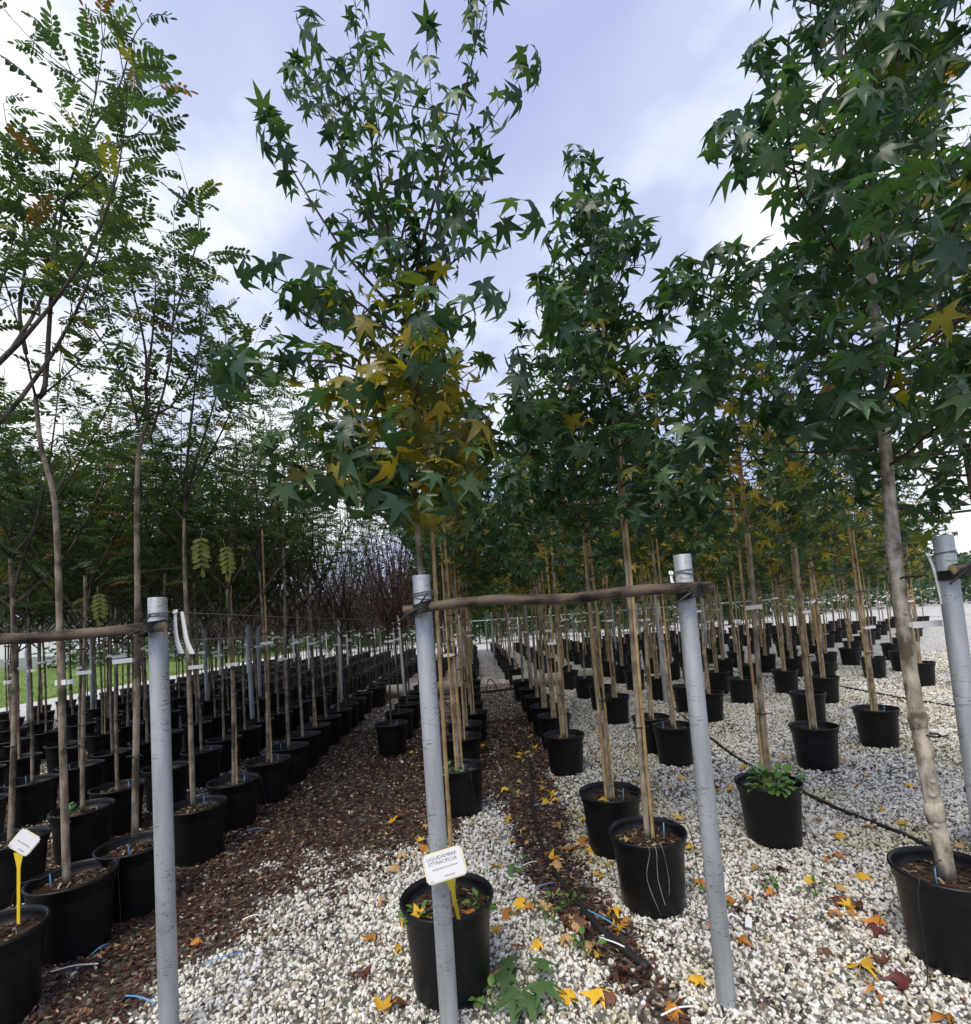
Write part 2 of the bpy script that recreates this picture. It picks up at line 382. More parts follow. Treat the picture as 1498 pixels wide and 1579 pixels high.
# ---- loose stones and bark chips, instanced points (nobody could count them)
def scatter(name, pts, rot, scl, idx, col, sources, kind='stuff', label=None, cat=None):
    me = bpy.data.meshes.new(name); me.from_pydata(pts.tolist(), [], [])
    def at(n, t, data, key):
        a = me.attributes.new(n, t, 'POINT'); a.data.foreach_set(key, np.ascontiguousarray(data).ravel())
    at('rot', 'FLOAT_VECTOR', rot.astype(np.float32), 'vector'); at('scl', 'FLOAT_VECTOR', scl.astype(np.float32), 'vector')
    at('idx', 'INT', idx.astype(np.int32), 'value')
    at('col', 'FLOAT_COLOR', np.concatenate([col, np.ones((len(col), 1))], 1).astype(np.float32), 'color')
    o = link(name, me); tag(o, label, cat, None, kind)
    ng = bpy.data.node_groups.new(name + '_nodes', 'GeometryNodeTree')
    ng.interface.new_socket('Geometry', in_out='INPUT', socket_type='NodeSocketGeometry')
    ng.interface.new_socket('Geometry', in_out='OUTPUT', socket_type='NodeSocketGeometry')
    gi = ng.nodes.new('NodeGroupInput'); go = ng.nodes.new('NodeGroupOutput')
    coll = bpy.data.collections.new(name + '_shapes')
    for i, sme in enumerate(sources):
        s = bpy.data.objects.new(f'{name}_shape_{i:02d}', sme); coll.objects.link(s)
    ci = ng.nodes.new('GeometryNodeCollectionInfo'); ci.inputs['Collection'].default_value = coll
    ci.inputs['Separate Children'].default_value = True; ci.inputs['Reset Children'].default_value = True
    ip = ng.nodes.new('GeometryNodeInstanceOnPoints'); ip.inputs['Pick Instance'].default_value = True
    def na(n, t):
        x = ng.nodes.new('GeometryNodeInputNamedAttribute'); x.data_type = t; x.inputs['Name'].default_value = n; return x.outputs['Attribute']
    er = ng.nodes.new('FunctionNodeEulerToRotation')
    l = ng.links.new
    l(gi.outputs[0], ip.inputs['Points']); l(ci.outputs[0], ip.inputs['Instance'])
    l(na('idx', 'INT'), ip.inputs['Instance Index']); l(na('rot', 'FLOAT_VECTOR'), er.inputs[0]); l(er.outputs[0], ip.inputs['Rotation'])
    l(na('scl', 'FLOAT_VECTOR'), ip.inputs['Scale']); l(ip.outputs[0], go.inputs[0])
    md = o.modifiers.new('scatter', 'NODES'); md.node_group = ng
    return o
def pebble_meshes(n, mat, sub=2):
    out = []
    for i in range(n):
        bm = bmesh.new(); bmesh.ops.create_icosphere(bm, subdivisions=sub, radius=0.5)
        r = np.random.default_rng(50 + i); ph = r.uniform(0, 6.28, 6)
        ex = r.uniform(0.75, 1.3, 3); ex[2] *= 0.72
        for v in bm.verts:
            d = v.co.normalized()
            k = 1 + 0.17 * math.sin(3.1 * d.x + ph[0]) + 0.15 * math.sin(4.3 * d.y + ph[1]) + 0.14 * math.sin(3.7 * d.z + ph[2] + 2 * d.x)
            v.co = Vector((d.x * ex[0], d.y * ex[1], d.z * ex[2])) * 0.5 * k
        me = bpy.data.meshes.new(f'pebble_{i}'); bm.to_mesh(me); bm.free()
        me.polygons.foreach_set('use_smooth', np.ones(len(me.polygons), bool)); me.materials.append(mat); out.append(me)
    return out
def chip_meshes(n, mat):
    out = []
    for i in range(n):
        r = np.random.default_rng(90 + i)
        k = 6; V = []; 
        ang = np.sort(r.uniform(0, 2 * PI, k)); 
        for z in (-0.12, 0.12):
            for a in ang:
                V.append((0.5 * math.cos(a) * r.uniform(0.75, 1.1), 0.5 * math.sin(a) * r.uniform(0.75, 1.1), z + r.uniform(-0.12, 0.12)))
        F = [tuple(reversed(range(k))), tuple(range(k, 2 * k))] + [(j, (j + 1) % k, k + (j + 1) % k, k + j) for j in range(k)]
        me = bpy.data.meshes.new(f'chip_{i}'); me.from_pydata(V, [], F); me.materials.append(mat); out.append(me)
    return out
def strew(rg, y0, y1, dens):
    """random ground points in the wedge the camera sees (with a margin to either side)"""
    n = int(dens * (y1 - y0) * (1.0 * (y0 + y1) + 2.4)); Y = y0 + (y1 - y0) * np.sqrt(rg.random(n) * 1.0 + 0) if False else rg.uniform(y0, y1, n)
    X = rg.uniform(-1, 1, n) * (1.0 * y1 + 1.2)
    k = np.abs(X) < 1.0 * Y + 1.2
    return X[k], Y[k]
POTS = []        # (x, y, radius) kept clear of stones, filled before scattering

# ------------------------------------------------------------------ leaf shapes
def star_leaf(seed, phi, lod=0, petiole=0.5, nr=0.225, sa=16.5):
    """five-lobed leaf, blade about 1 wide; petiole starts at the origin along +y, blade bent down by phi"""
    r = np.random.default_rng(seed)
    lobes = [(-112, 0.46), (-56, 0.60), (0, 0.68), (56, 0.60), (112, 0.46)]
    V = [(0, 0, 0)]; F = []
    def pol(a, l): return (math.sin(math.radians(a)) * l, math.cos(math.radians(a)) * l)
    angs = [a + r.uniform(-5, 5) for a, _ in lobes]; lens = [l * r.uniform(0.88, 1.1) for _, l in lobes]
    notch = [(-158, 0.13)] + [((angs[i] + angs[i + 1]) / 2, nr * r.uniform(0.9, 1.15)) for i in range(4)] + [(158, 0.13)]
    drp = r.uniform(0.3, 0.8)
    def z(x, y, k=0): return -drp * (x * x * 1.2 + max(y, 0) ** 2 * 0.8) + k
    ni = []
    for a, l in notch:
        x, y = pol(a, l); V.append((x, y, z(x, y, 0.02))); ni.append(len(V) - 1)
    for i in range(5):
        a, l = angs[i], lens[i]; tw = r.uniform(-0.05, 0.05)
        x, y = pol(a, l); V.append((x, y, z(x, y, tw))); tip = len(V) - 1
        if lod == 0:
            x, y = pol(a, l * 0.5); V.append((x, y, z(x, y, -0.03))); mid = len(V) - 1
            x, y = pol(a - sa, l * 0.52); V.append((x, y, z(x, y, 0.015))); sl = len(V) - 1
            x, y = pol(a + sa, l * 0.52); V.append((x, y, z(x, y, 0.015))); sr = len(V) - 1
            A, B = ni[i], ni[i + 1]
            F += [(0, mid, A), (A, mid, sl), (sl, mid, tip), (mid, sr, tip), (mid, B, sr), (0, B, mid)]
        else:
            F += [(0, tip, ni[i]), (0, ni[i + 1], tip)]
    V = np.array(V, float)
    c, s = math.cos(phi), math.sin(phi)
    R = np.array([[1, 0, 0], [0, c, s], [0, -s, c]])
    J = np.array([0, petiole, 0.10])
    V = V @ R.T + J
    # petiole: three-sided sliver
    k = len(V); w_ = 0.012
    pv = [(-w_, 0, 0), (w_, 0, 0), (0, 0, 0.02), (-w_, J[1] * 0.6, 0.10), (w_, J[1] * 0.6, 0.10), tuple(J)]
    V = np.concatenate([V, np.array(pv)])
    F += [(k, k + 1, k + 4), (k, k + 4, k + 3), (k + 3, k + 4, k + 5)]
    return V, np.array(F)
def pinnate_leaf(seed, pairs=6, lod=0, length=1.0):
    """compound leaf along +y, drooping, leaflets in pairs and one at the tip"""
    r = np.random.default_rng(seed); V = []; F = []
    dr = r.uniform(0.25, 0.6)
    def P(t): return np.array([0.06 * math.sin(3 * t + seed), t * length * (1 - 0.1 * dr * t), 0.12 * t - dr * t * t * length])
    def lf(base, d, l, wd):
        d = d / np.linalg.norm(d); up = np.array([0, 0, 1.0]); s = np.cross(d, up); s /= np.linalg.norm(s) + 1e-9
        n = np.cross(s, d); k = len(V)
        if lod == 0:
            V.extend([base, base + d * l * 0.97 - n * 0.02, base + d * l * 0.5 - n * 0.006])
            for q_, ww in ((0.2, 0.72), (0.45, 1.0), (0.72, 0.85), (0.9, 0.45)):
                V.extend([base + d * l * q_ + s * wd / 2 * ww + n * 0.01, base + d * l * q_ - s * wd / 2 * ww + n * 0.01])
            for sd_ in (0, 1):
                ch = [k, k + 3 + sd_, k + 5 + sd_, k + 7 + sd_, k + 9 + sd_, k + 1]
                for a_, b_ in zip(ch[:-1], ch[1:]): F.append((a_, b_, k + 2) if sd_ == 0 else (b_, a_, k + 2))
        else:
            V.extend([base, base + d * l * 0.5 + s * wd / 2 + n * 0.012, base + d * l * 0.5 - s * wd / 2 + n * 0.012, base + d * l * 0.97 - n * 0.02])
            F.extend([(k, k + 1, k + 3), (k, k + 3, k + 2)])
    for i in range(pairs):
        t = 0.22 + 0.72 * i / pairs
        l = 0.27 * (1.0 if 0 < i < pairs - 1 else 0.85) * r.uniform(0.85, 1.1)
        for sg in (-1, 1):
            lf(P(t + 0.01 * sg), np.array([sg * 0.85, 0.42, -r.uniform(0.15, 0.75)]), l, l * 0.42)
    lf(P(0.94), np.array([0, 1, -0.6]), 0.25, 0.1)
    w_ = 0.008
    for i in range(3):
        p, q = P(i / 3 * 0.95), P((i + 1) / 3 * 0.95); k = len(V)
        V.extend([p + [-w_, 0, 0], p + [w_, 0, 0.004], q + [w_, 0, 0.004], q + [-w_, 0, 0]]); F.append((k, k + 1, k + 2)); F.append((k, k + 2, k + 3))
    return np.array(V), np.array(F)
def oval_leaf(seed):
    r = np.random.default_rng(seed)
    V = np.array([(0, 0, 0), (-0.24, 0.45, 0.04), (0.24, 0.45, 0.04), (0, 0.55, -0.03), (0, 1.0, -0.12 - r.uniform(0, 0.2))])
    return V, np.array([(0, 3, 1), (1, 3, 4), (0, 2, 3), (3, 2, 4)])
STAR = [star_leaf(i, math.radians(p), 0, 0.55) for i, p in enumerate((25, 45, 60, 72, 82, 92, 102, 115))]
STAR_LO = [star_leaf(i, math.radians(p), 1, 0.5) for i, p in enumerate((20, 45, 62, 76, 90, 108))]
PINN = [pinnate_leaf(i, 6, 0) for i in range(5)]
PINN_LO = [pinnate_leaf(10 + i, 6, 1) for i in range(4)]
OVAL = [oval_leaf(i) for i in range(4)]
def frames(D, rg, roll=0.45):
    """leaf frames: y along D, z as near to world up as it can be, rolled at random"""
    D = D / (np.linalg.norm(D, axis=1)[:, None] + 1e-9)
    up = np.array([0, 0, 1.0]); X = np.cross(D, up); nn = np.linalg.norm(X, axis=1); X[nn < 1e-3] = (1, 0, 0)
    X /= np.linalg.norm(X, axis=1)[:, None]; Z = np.cross(X, D)
    a = rg.normal(0, roll, len(D))[:, None]
    X2 = np.cos(a) * X + np.sin(a) * Z; Z2 = np.cross(X2, D)
    return X2, D, Z2
def add_leaves(mb, templates, P, D, S, col, rg, roll=0.45):
    X, Y, Z = frames(D, rg, roll); which = rg.integers(0, len(templates), len(P))
    for t, (V, F) in enumerate(templates):
        k = np.where(which == t)[0]
        if not len(k): continue
        W = (V[None, :, 0:1] * X[k][:, None] + V[None, :, 1:2] * Y[k][:, None] + V[None, :, 2:3] * Z[k][:, None]) * S[k][:, None, None] + P[k][:, None]
        nv = len(V); FF = (F[None] + (np.arange(len(k)) * nv)[:, None, None]).reshape(-1, 3)
        mb.add_arr(W.reshape(-1, 3), FF, np.repeat(col[k], nv, axis=0))
def leaf_objects(templates, meshname, P, D, S, col, rg, parent, mat, roll=0.45, name='leaf'):
    if meshname not in LEAFME:
        LEAFME[meshname] = []
        for i, (V, F) in enumerate(templates):
            LEAFME[meshname].append(MB().add(V, F).mesh(f'{meshname}_{i}', mat, smooth=True))
    X, Y, Z = frames(D, rg, roll); which = rg.integers(0, len(templates), len(P))
    for i in range(len(P)):
        o = bpy.data.objects.new(name, LEAFME[meshname][which[i]]); C.objects.link(o)
        s = S[i]
        o.matrix_local = Matrix(((X[i, 0] * s, Y[i, 0] * s, Z[i, 0] * s, P[i, 0]), (X[i, 1] * s, Y[i, 1] * s, Z[i, 1] * s, P[i, 1]), (X[i, 2] * s, Y[i, 2] * s, Z[i, 2] * s, P[i, 2]), (0, 0, 0, 1)))
        o.parent = parent; o.color = (col[i, 0], col[i, 1], col[i, 2], 1)
LEAFME = {}

# ------------------------------------------------------------------ tree skeletons (local coordinates, ground at z = 0)
def resample(P, step):
    d = np.r_[0, np.cumsum(np.linalg.norm(np.diff(P, axis=0), axis=1))]; L_ = d[-1]
    s = np.arange(0, L_, step); return np.stack([np.interp(s, d, P[:, i]) for i in range(3)], 1), s / max(L_, 1e-6)
def gum_skeleton(rg, H, zb, rad, nbr, traced=None, wob=0.02, r0=0.02):
    """list of (path, radii) with the trunk first"""
    zz = np.linspace(0.33, H * 0.98, 14); ph = rg.uniform(0, 6.28, 2)
    tr = np.stack([wob * np.sin(zz * 1.7 + ph[0]) - wob * math.sin(0.33 * 1.7 + ph[0]), wob * np.sin(zz * 1.4 + ph[1]) - wob * math.sin(0.33 * 1.4 + ph[1]), zz], 1)
    br = [(tr, np.interp(zz, [0.33, zb, H], [r0, r0 * 0.75, 0.003]))]
    if traced:
        for P in traced:
            P = smooth_path(P, 3); l = np.linalg.norm(np.diff(P, axis=0), axis=1).sum()
            br.append((P, np.linspace(0.004 + 0.004 * l, 0.0015, len(P))))
    a = rg.uniform(0, 6.28)
    for i in range(nbr):
        t = (i + rg.uniform(0, 0.8)) / nbr; h = zb + (H - zb) * 0.88 * t; a += 2.4 + rg.normal(0, 0.3)
        prof = (0.75 + 0.35 * math.sin(PI * min(1, t * 1.6))) * (1 - 0.62 * t)
        l = rad * prof * rg.uniform(0.8, 1.2) * 1.25
        el0, el1 = math.radians(rg.uniform(-8, 14) + 40 * t), math.radians(rg.uniform(18, 42) + 42 * t)
        p = np.array([np.interp(h, zz, tr[:, 0]), np.interp(h, zz, tr[:, 1]), h]); P = [p]; aa = a
        for k in range(6):
            e = el0 + (el1 - el0) * k / 5; aa += rg.normal(0, 0.12)
            p = p + l / 6 * np.array([math.cos(aa) * math.cos(e), math.sin(aa) * math.cos(e), math.sin(e)]); P.append(p)
        br.append((np.array(P), np.linspace(0.003 + 0.006 * l, 0.0015, 7)))
    main = list(br[1:])
    for P, R in main:
        l = np.linalg.norm(np.diff(P, axis=0), axis=1).sum()
        for k in range(int(l / (0.32 if not traced else 0.38))):
            t = rg.uniform(0.25, 0.8); j = t * (len(P) - 1); i0 = int(j); p = P[i0] + (P[min(i0 + 1, len(P) - 1)] - P[i0]) * (j - i0)
            d = P[min(i0 + 1, len(P) - 1)] - P[max(i0 - 1, 0)]; d /= np.linalg.norm(d) + 1e-9
            d = d + rg.normal(0, 0.55, 3); d /= np.linalg.norm(d); sl_ = l * rg.uniform(0.2, 0.42)
            Q = [p, p + d * sl_ * 0.5, p + d * sl_ * 0.9 + np.array([0, 0, sl_ * 0.15])]
            br.append((np.array(Q), np.linspace(0.003, 0.0012, 3)))
    return br
def gum_anchors(rg, br, step, zb, skip=0.10):
    P = []; D = []
    for n, (B, R) in enumerate(br):
        Q, t = resample(B, step)
        T = np.gradient(Q, axis=0) if len(Q) > 1 else np.array([[0, 0, 1.0]])
        T /= np.linalg.norm(T, axis=1)[:, None] + 1e-9
        a = rg.uniform(0, 6.28)
        for i in range(len(Q)):
            a += 2.4
            if n == 0 and Q[i, 2] < zb + 0.1: continue
            if n > 0 and t[i] < skip: continue
            if n == 0 and rg.random() < 0.25: continue
            ref = np.array([0, 0, 1.0]) if abs(T[i, 2]) < 0.9 else np.array([1.0, 0, 0])
            u = np.cross(T[i], ref); u /= np.linalg.norm(u); v = np.cross(T[i], u)
            d = math.cos(a) * u + math.sin(a) * v
            P.append(Q[i]); D.append(d * 0.8 + T[i] * 0.45 + np.array([0, 0, -0.12]) + rg.normal(0, 0.2, 3))
        if n > 0:
            for k in range(3):
                P.append(B[-1]); D.append(T[-1] * 0.5 + rg.normal(0, 0.5, 3) + np.array([0, 0, 0.15]))
    return np.array(P), np.array(D)
GREEN = np.array((0.030, 0.072, 0.044)); GREEN2 = np.array((0.062, 0.118, 0.042)); YG = np.array((0.17, 0.20, 0.035)); YEL = np.array((0.46, 0.34, 0.04)); TAN = np.array((0.42, 0.24, 0.06))
def gum_colours(rg, P, zb, H, yel, ri=0.29):
    n = len(P); rd = np.hypot(P[:, 0], P[:, 1]); t = np.clip((P[:, 2] - zb) / (H - zb), 0, 1)
    base = GREEN[None] + (GREEN2 - GREEN)[None] * rg.random((n, 1)); base = base * rg.uniform(0.65, 1.45, (n, 1))
    inner = np.exp(-(rd / ri) ** 2); mid = np.exp(-((t - 0.33) / 0.30) ** 2)
    py = yel * inner * mid * 0.8; u = rg.random(n)
    c = base.copy(); k = u < py * 2.6; c[k] = (YG * 0.8)[None] * rg.uniform(0.5, 1.2, (k.sum(), 1))
    k = u < py * 1.25; c[k] = (0.45 * YG + 0.55 * YEL)[None] * rg.uniform(0.5, 1.05, (k.sum(), 1))
    k = u < py * 0.55; c[k] = YEL[None] * rg.uniform(0.6, 1.15, (k.sum(), 1))
    k = u < py * 0.05; c[k] = TAN
    return c
def wood(mb, br, n0=8, n1=4):
    for i, (P, R) in enumerate(br):
        V, F = tube(P, R, n0 if i == 0 else n1, cap=(i == 0)); mb.add(V, F)
def split_wood(br, mat_trunk, mat_twig, parent=None, n0=8, n1=4, knots=None):
    mt = MB(); P, R = br[0]; Ps = smooth_path(P, 3); Rs = np.interp(Ps[:, 2], P[:, 2], R)
    if knots is not None: Rs = Rs * (1 + 0.07 * np.maximum(0, knots.normal(0, 1, len(Rs)) - 0.6)) 
    mt.add(*tube(Ps, Rs, n0))
    if knots is not None:
        for zk in (0.62, 1.02, 1.78):                               # swellings where old ties cut in
            i = int(np.argmin(np.abs(Ps[:, 2] - zk))); c0 = np.array([np.interp(zk, Ps[:, 2], Ps[:, 0]), np.interp(zk, Ps[:, 2], Ps[:, 1]), zk]); r_ = Rs[i]
            mt.add(*tube([c0 + [0, 0, d_] for d_ in (-0.05, -0.025, 0, 0.02, 0.045)], [r_ * 0.97, r_ * 1.1, r_ * 1.2, r_ * 1.12, r_ * 0.97], 14))
        for j in range(16):
            zk = knots.uniform(0.5, 2.3); i = int(np.argmin(np.abs(Ps[:, 2] - zk))); a_ = knots.uniform(0, 6.28); r_ = Rs[i]
            c0 = np.array([np.interp(zk, Ps[:, 2], Ps[:, 0]), np.interp(zk, Ps[:, 2], Ps[:, 1]), zk]); d_ = np.array([math.cos(a_), math.sin(a_), 0.3])
            mt.add(*tube([c0 + d_ * r_ * 0.7, c0 + d_ * r_ * 1.08, c0 + d_ * r_ * 1.16], [0.013, 0.010, 0.004], 7))
    mw = MB()
    for P, R in br[1:]: mw.add(*tube(P, R, n1, cap=False))
    return mt.mesh('trunk', mat_trunk), mw.mesh('branches', mat_twig)
def vase_skeleton(rg, H, zf, spread, nb, r0=0.02, traced=None, fork_low=True):
    """compound-leaf tree: bare stem, then long ascending shoots"""
    ph = rg.uniform(0, 6.28, 2); zz = np.linspace(0.33, zf, 9); wv = 0.018
    tr = np.stack([wv * (np.sin(zz * 1.9 + ph[0]) - math.sin(0.33 * 1.9 + ph[0])), wv * (np.sin(zz * 1.5 + ph[1]) - math.sin(0.33 * 1.5 + ph[1])), zz], 1)
    br = [(tr, np.interp(zz, [0.33, zf], [r0, r0 * 0.72]))]
    if traced:
        for P in traced:
            P = smooth_path(P, 3); l = np.linalg.norm(np.diff(P, axis=0), axis=1).sum()
            br.append((P, np.linspace(0.003 + 0.005 * l, 0.0016, len(P))))
    else:
        a = rg.uniform(0, 6.28)
        for i in range(nb):
            h = zf - (0.0 if i < 3 else rg.uniform(0.05, 0.4)); a += 2.4
            p = np.array([np.interp(h, zz, tr[:, 0]), np.interp(h, zz, tr[:, 1]), h]); P = [p]; aa = a
            l = (H - h) * rg.uniform(0.75, 1.1); e0 = rg.uniform(35, 60); e1 = rg.uniform(68, 86)
            for k in range(7):
                e = math.radians(e0 + (e1 - e0) * k / 6); aa += rg.normal(0, 0.15)
                p = p + l / 7 * np.array([math.cos(aa) * math.cos(e) * spread, math.sin(aa) * math.cos(e) * spread, math.sin(e)]); P.append(p)
            br.append((np.array(P), np.linspace(0.004 + 0.004 * l, 0.0016, 8)))
    main = list(br[1:])
    for P, R in main:
        l = np.linalg.norm(np.diff(P, axis=0), axis=1).sum()
        for k in range(int(l / 0.24)):
            t = rg.uniform(0.3, 0.97); j = t * (len(P) - 1); i0 = int(j); p = P[i0] + (P[min(i0 + 1, len(P) - 1)] - P[i0]) * (j - i0)
            d = P[min(i0 + 1, len(P) - 1)] - P[max(i0 - 1, 0)]; d /= np.linalg.norm(d) + 1e-9
            d = d * 0.7 + rg.normal(0, 0.6, 3); d /= np.linalg.norm(d); s_ = rg.uniform(0.16, 0.42)
            br.append((np.array([p, p + d * s_ * 0.55, p + d * s_ + np.array([0, 0, s_ * 0.12])]), np.linspace(0.003, 0.0012, 3)))
    return br
def vase_anchors(rg, br, step, skip=0.35):
    P = []; D = []
    for n, (B, R) in enumerate(br):
        if n == 0: continue
        Q, t = resample(B, step); T = np.gradient(Q, axis=0) if len(Q) > 1 else np.array([[0, 0, 1.0]])
        T /= np.linalg.norm(T, axis=1)[:, None] + 1e-9; a = rg.uniform(0, 6.28)
        for i in range(len(Q)):
            a += 2.4
            if len(B) > 3 and t[i] < skip: continue
            if len(B) <= 3 and t[i] < 0.2: continue
            d = np.array([math.cos(a), math.sin(a), 0.25])
            P.append(Q[i]); D.append(d + T[i] * 0.5 + rg.normal(0, 0.2, 3))
        P.append(B[-1]); D.append(T[-1] + rg.normal(0, 0.35, 3))
    return np.array(P), np.array(D)
PGREEN = np.array((0.042, 0.080, 0.035)); PGREEN2 = np.array((0.085, 0.130, 0.052))
def vase_colours(rg, n, pale=0.06):
    c = PGREEN[None] + (PGREEN2 - PGREEN)[None] * rg.random((n, 1)); c = c * rg.uniform(0.6, 1.35, (n, 1))
    u = rg.random(n); k = u < pale; c[k] = np.array((0.20, 0.20, 0.04)) * rg.uniform(0.6, 1.2, (k.sum(), 1))
    k = u > 0.975; c[k] = np.array((0.22, 0.12, 0.05)) * rg.uniform(0.5, 1, (k.sum(), 1))
    return c

# ------------------------------------------------------------------ pots, soil, canes, tags (shared shapes)
POT_R, POT_H = 0.205, 0.385
def pot_mesh(n):
    prof = [(0.0, 0.004), (0.155, 0.004), (0.163, 0.012), (0.166, 0.03), (0.185, 0.30), (0.189, 0.322), (0.197, 0.330), (0.199, 0.362), (0.205, 0.369), (0.208, 0.377), (0.206, 0.385), (0.198, 0.387), (0.192, 0.380), (0.188, 0.360), (0.183, 0.31), (0.05, 0.30)]
    V, F = lathe(prof, n); return MB().add(V, F)
POT_HI = pot_mesh(40).mesh('pot', M['pot']); POT_LO = pot_mesh(18).mesh('pot_far', M['pot'])
def soil_mesh(seed, n=22, rings=7):
    r = np.random.default_rng(seed); V = [(0, 0, 0.335)]; F = []
    for i in range(1, rings + 1):
        for j in range(n):
            a = 2 * PI * j / n; rr = 0.1875 * i / rings
            z = 0.335 + r.normal(0, 0.006) - 0.012 * (i / rings) ** 2
            V.append((rr * math.cos(a), rr * math.sin(a), z))
    for j in range(n): F.append((0, 1 + j, 1 + (j + 1) % n))
    for i in range(rings - 1):
        for j in range(n):
            k = (j + 1) % n; b0 = 1 + i * n
            F.append((b0 + j, b0 + n + j, b0 + n + k, b0 + k))
    return MB().add(V, F).mesh('soil', M['soil'], smooth=False)
SOILS = [soil_mesh(i) for i in range(3)]; SOIL_LO = soil_mesh(9, 10, 3)
def chips_on_soil(seed, cnt=90):
    r = np.random.default_rng(seed); mb = MB()
    for i in range(cnt):
        a = r.uniform(0, 6.28); rr = 0.178 * math.sqrt(r.random()); l, wd, th = r.uniform(0.012, 0.04), r.uniform(0.006, 0.016), 0.004
        V, F = box((0, 0, 0), (l, wd, th)); V = V * r.uniform(0.7, 1.1, (8, 1))
        y, p_ = r.uniform(0, 6.28), r.normal(0, 0.35)
        c, s = math.cos(y), math.sin(y); V = V @ np.array([[math.cos(p_), 0, math.sin(p_)], [0, 1, 0], [-math.sin(p_), 0, math.cos(p_)]]).T @ np.array([[c, -s, 0], [s, c, 0], [0, 0, 1]]).T
        col = np.array((0.09, 0.04, 0.025)) * r.uniform(0.4, 1.6) if r.random() < 0.8 else np.array((0.40, 0.34, 0.26)) * r.uniform(0.6, 1.2)
        mb.add(V + [rr * math.cos(a), rr * math.sin(a), 0.341 - 0.010 * (rr / 0.19) ** 2], F, col)
    return mb.mesh('bark_mulch', M['leaf'], smooth=False, color=True)
CHIPS = [chips_on_soil(i) for i in range(3)]
def cane_mesh(seed, top):
    r = np.random.default_rng(seed); z = 0.30; P = []; R = []
    while z < top:
        st = r.uniform(0.14, 0.2)
        for dz, k in ((0, 1.18), (0.012, 1.0), (st - 0.012, 0.98)): P.append((0.0015 * math.sin(z * 5), 0, z + dz)); R.append(0.0105 * k * (1 - 0.08 * z))
        z += st
    return MB().add(*tube(P, R, 8)).mesh('bamboo_cane', M['cane'])
CANES = [cane_mesh(i, t) for i, t in enumerate((2.25, 2.55, 2.9))]
def tag_mesh(seed, mat, wd=0.105):
    """plastic loop tag: band round the stem and a flat tail standing out to one side"""
    r = np.random.default_rng(seed); mb = MB()
    th = np.linspace(0, 2 * PI, 13)
    V = []; F = []
    for a in th: V += [(0.026 * math.cos(a), 0.026 * math.sin(a), -0.011), (0.026 * math.cos(a), 0.026 * math.sin(a), 0.011)]
    for i in range(12): F.append((2 * i, 2 * i + 2, 2 * i + 3, 2 * i + 1))
    mb.add(V, F)
    V, F = box((0, 0, 0), (wd, 0.0015, 0.028)); ti = r.normal(0, 0.18)
    c, s = math.cos(ti), math.sin(ti); V = V @ np.array([[c, 0, -s], [0, 1, 0], [s, 0, c]]).T
    mb.add(V + [r.choice([-1, 1]) * wd * 0.35, -0.0275, 0], F)
    return mb.mesh('tag', mat, smooth=False)
TAGS = [tag_mesh(i, M['tag']) for i in range(4)] + [tag_mesh(9, M['tag_yellow'])]
def tie_mesh():
    th = np.linspace(0, 2 * PI, 17); P = np.stack([0.004 + 0.034 * np.cos(th), 0.022 * np.sin(th), 0.003 * np.sin(2 * th)], 1)
    mb = MB().add(*tube(P, 0.0045, 5, cap=False))
    mb.add(*tube([(0.03, -0.012, 0), (0.05, -0.03, 0.004), (0.062, -0.034, -0.006)], 0.003, 5)); return mb.mesh('tie', M['black'])
TIE = tie_mesh()
def peg_mesh():
    return MB().add(*tube([(0, 0, 0.31), (0.004, 0, 0.36), (0.007, 0.002, 0.415)], 0.0035, 5)).mesh('drip_peg', M['blue'])
def drip_mesh():
    return MB().add(*tube(smooth_path([(0.007, 0.002, 0.413), (0.05, 0.03, 0.43), (0.12, 0.07, 0.40), (0.195, 0.11, 0.398), (0.222, 0.125, 0.30), (0.228, 0.14, 0.15), (0.25, 0.16, 0.02), (0.32, 0.2, 0.015)], 2), 0.0024, 4, cap=False)).mesh('drip_tube', M['black'])
PEG = peg_mesh(); DRIP = drip_mesh()

# ------------------------------------------------------------------ tree kinds (shared shapes)
def gum_kind(seed, H, zb, rad, nbr, step, size, templates, yel, n0, r0=0.019, pale=False):
    rg = np.random.default_rng(seed); br = gum_skeleton(rg, H, zb, rad, nbr, r0=r0)
    t, b_ = split_wood(br, M['bark_pale'] if pale else M['bark_gum'], M['twig'], n0=n0, n1=3)
    P, D = gum_anchors(rg, br, step, zb); mb = MB(); S = size * rg.uniform(0.65, 1.2, len(P))
    add_leaves(mb, templates, P, D, S, gum_colours(rg, P, zb, H, yel, 0.5 if n0 < 6 else 0.38), rg)
    return dict(trunk=t, branches=b_, crown=mb.mesh('crown', M['leaf'], color=True), top=H)
def vase_kind(seed, H, zf, spread, nb, step, size, templates, n0, r0=0.019, skip=0.3):
    rg = np.random.default_rng(seed); br = vase_skeleton(rg, H, zf, spread, nb, r0)
    t, b_ = split_wood(br, M['bark_pagoda'], M['bark_dark'], n0=n0, n1=3)
    P, D = vase_anchors(rg, br, step, skip); mb = MB(); S = size * rg.uniform(0.7, 1.2, len(P))
    add_leaves(mb, templates, P, D, S, vase_colours(rg, len(P)), rg, 0.3)
    return dict(trunk=t, branches=b_, crown=mb.mesh('crown', M['leaf'], color=True), top=H)
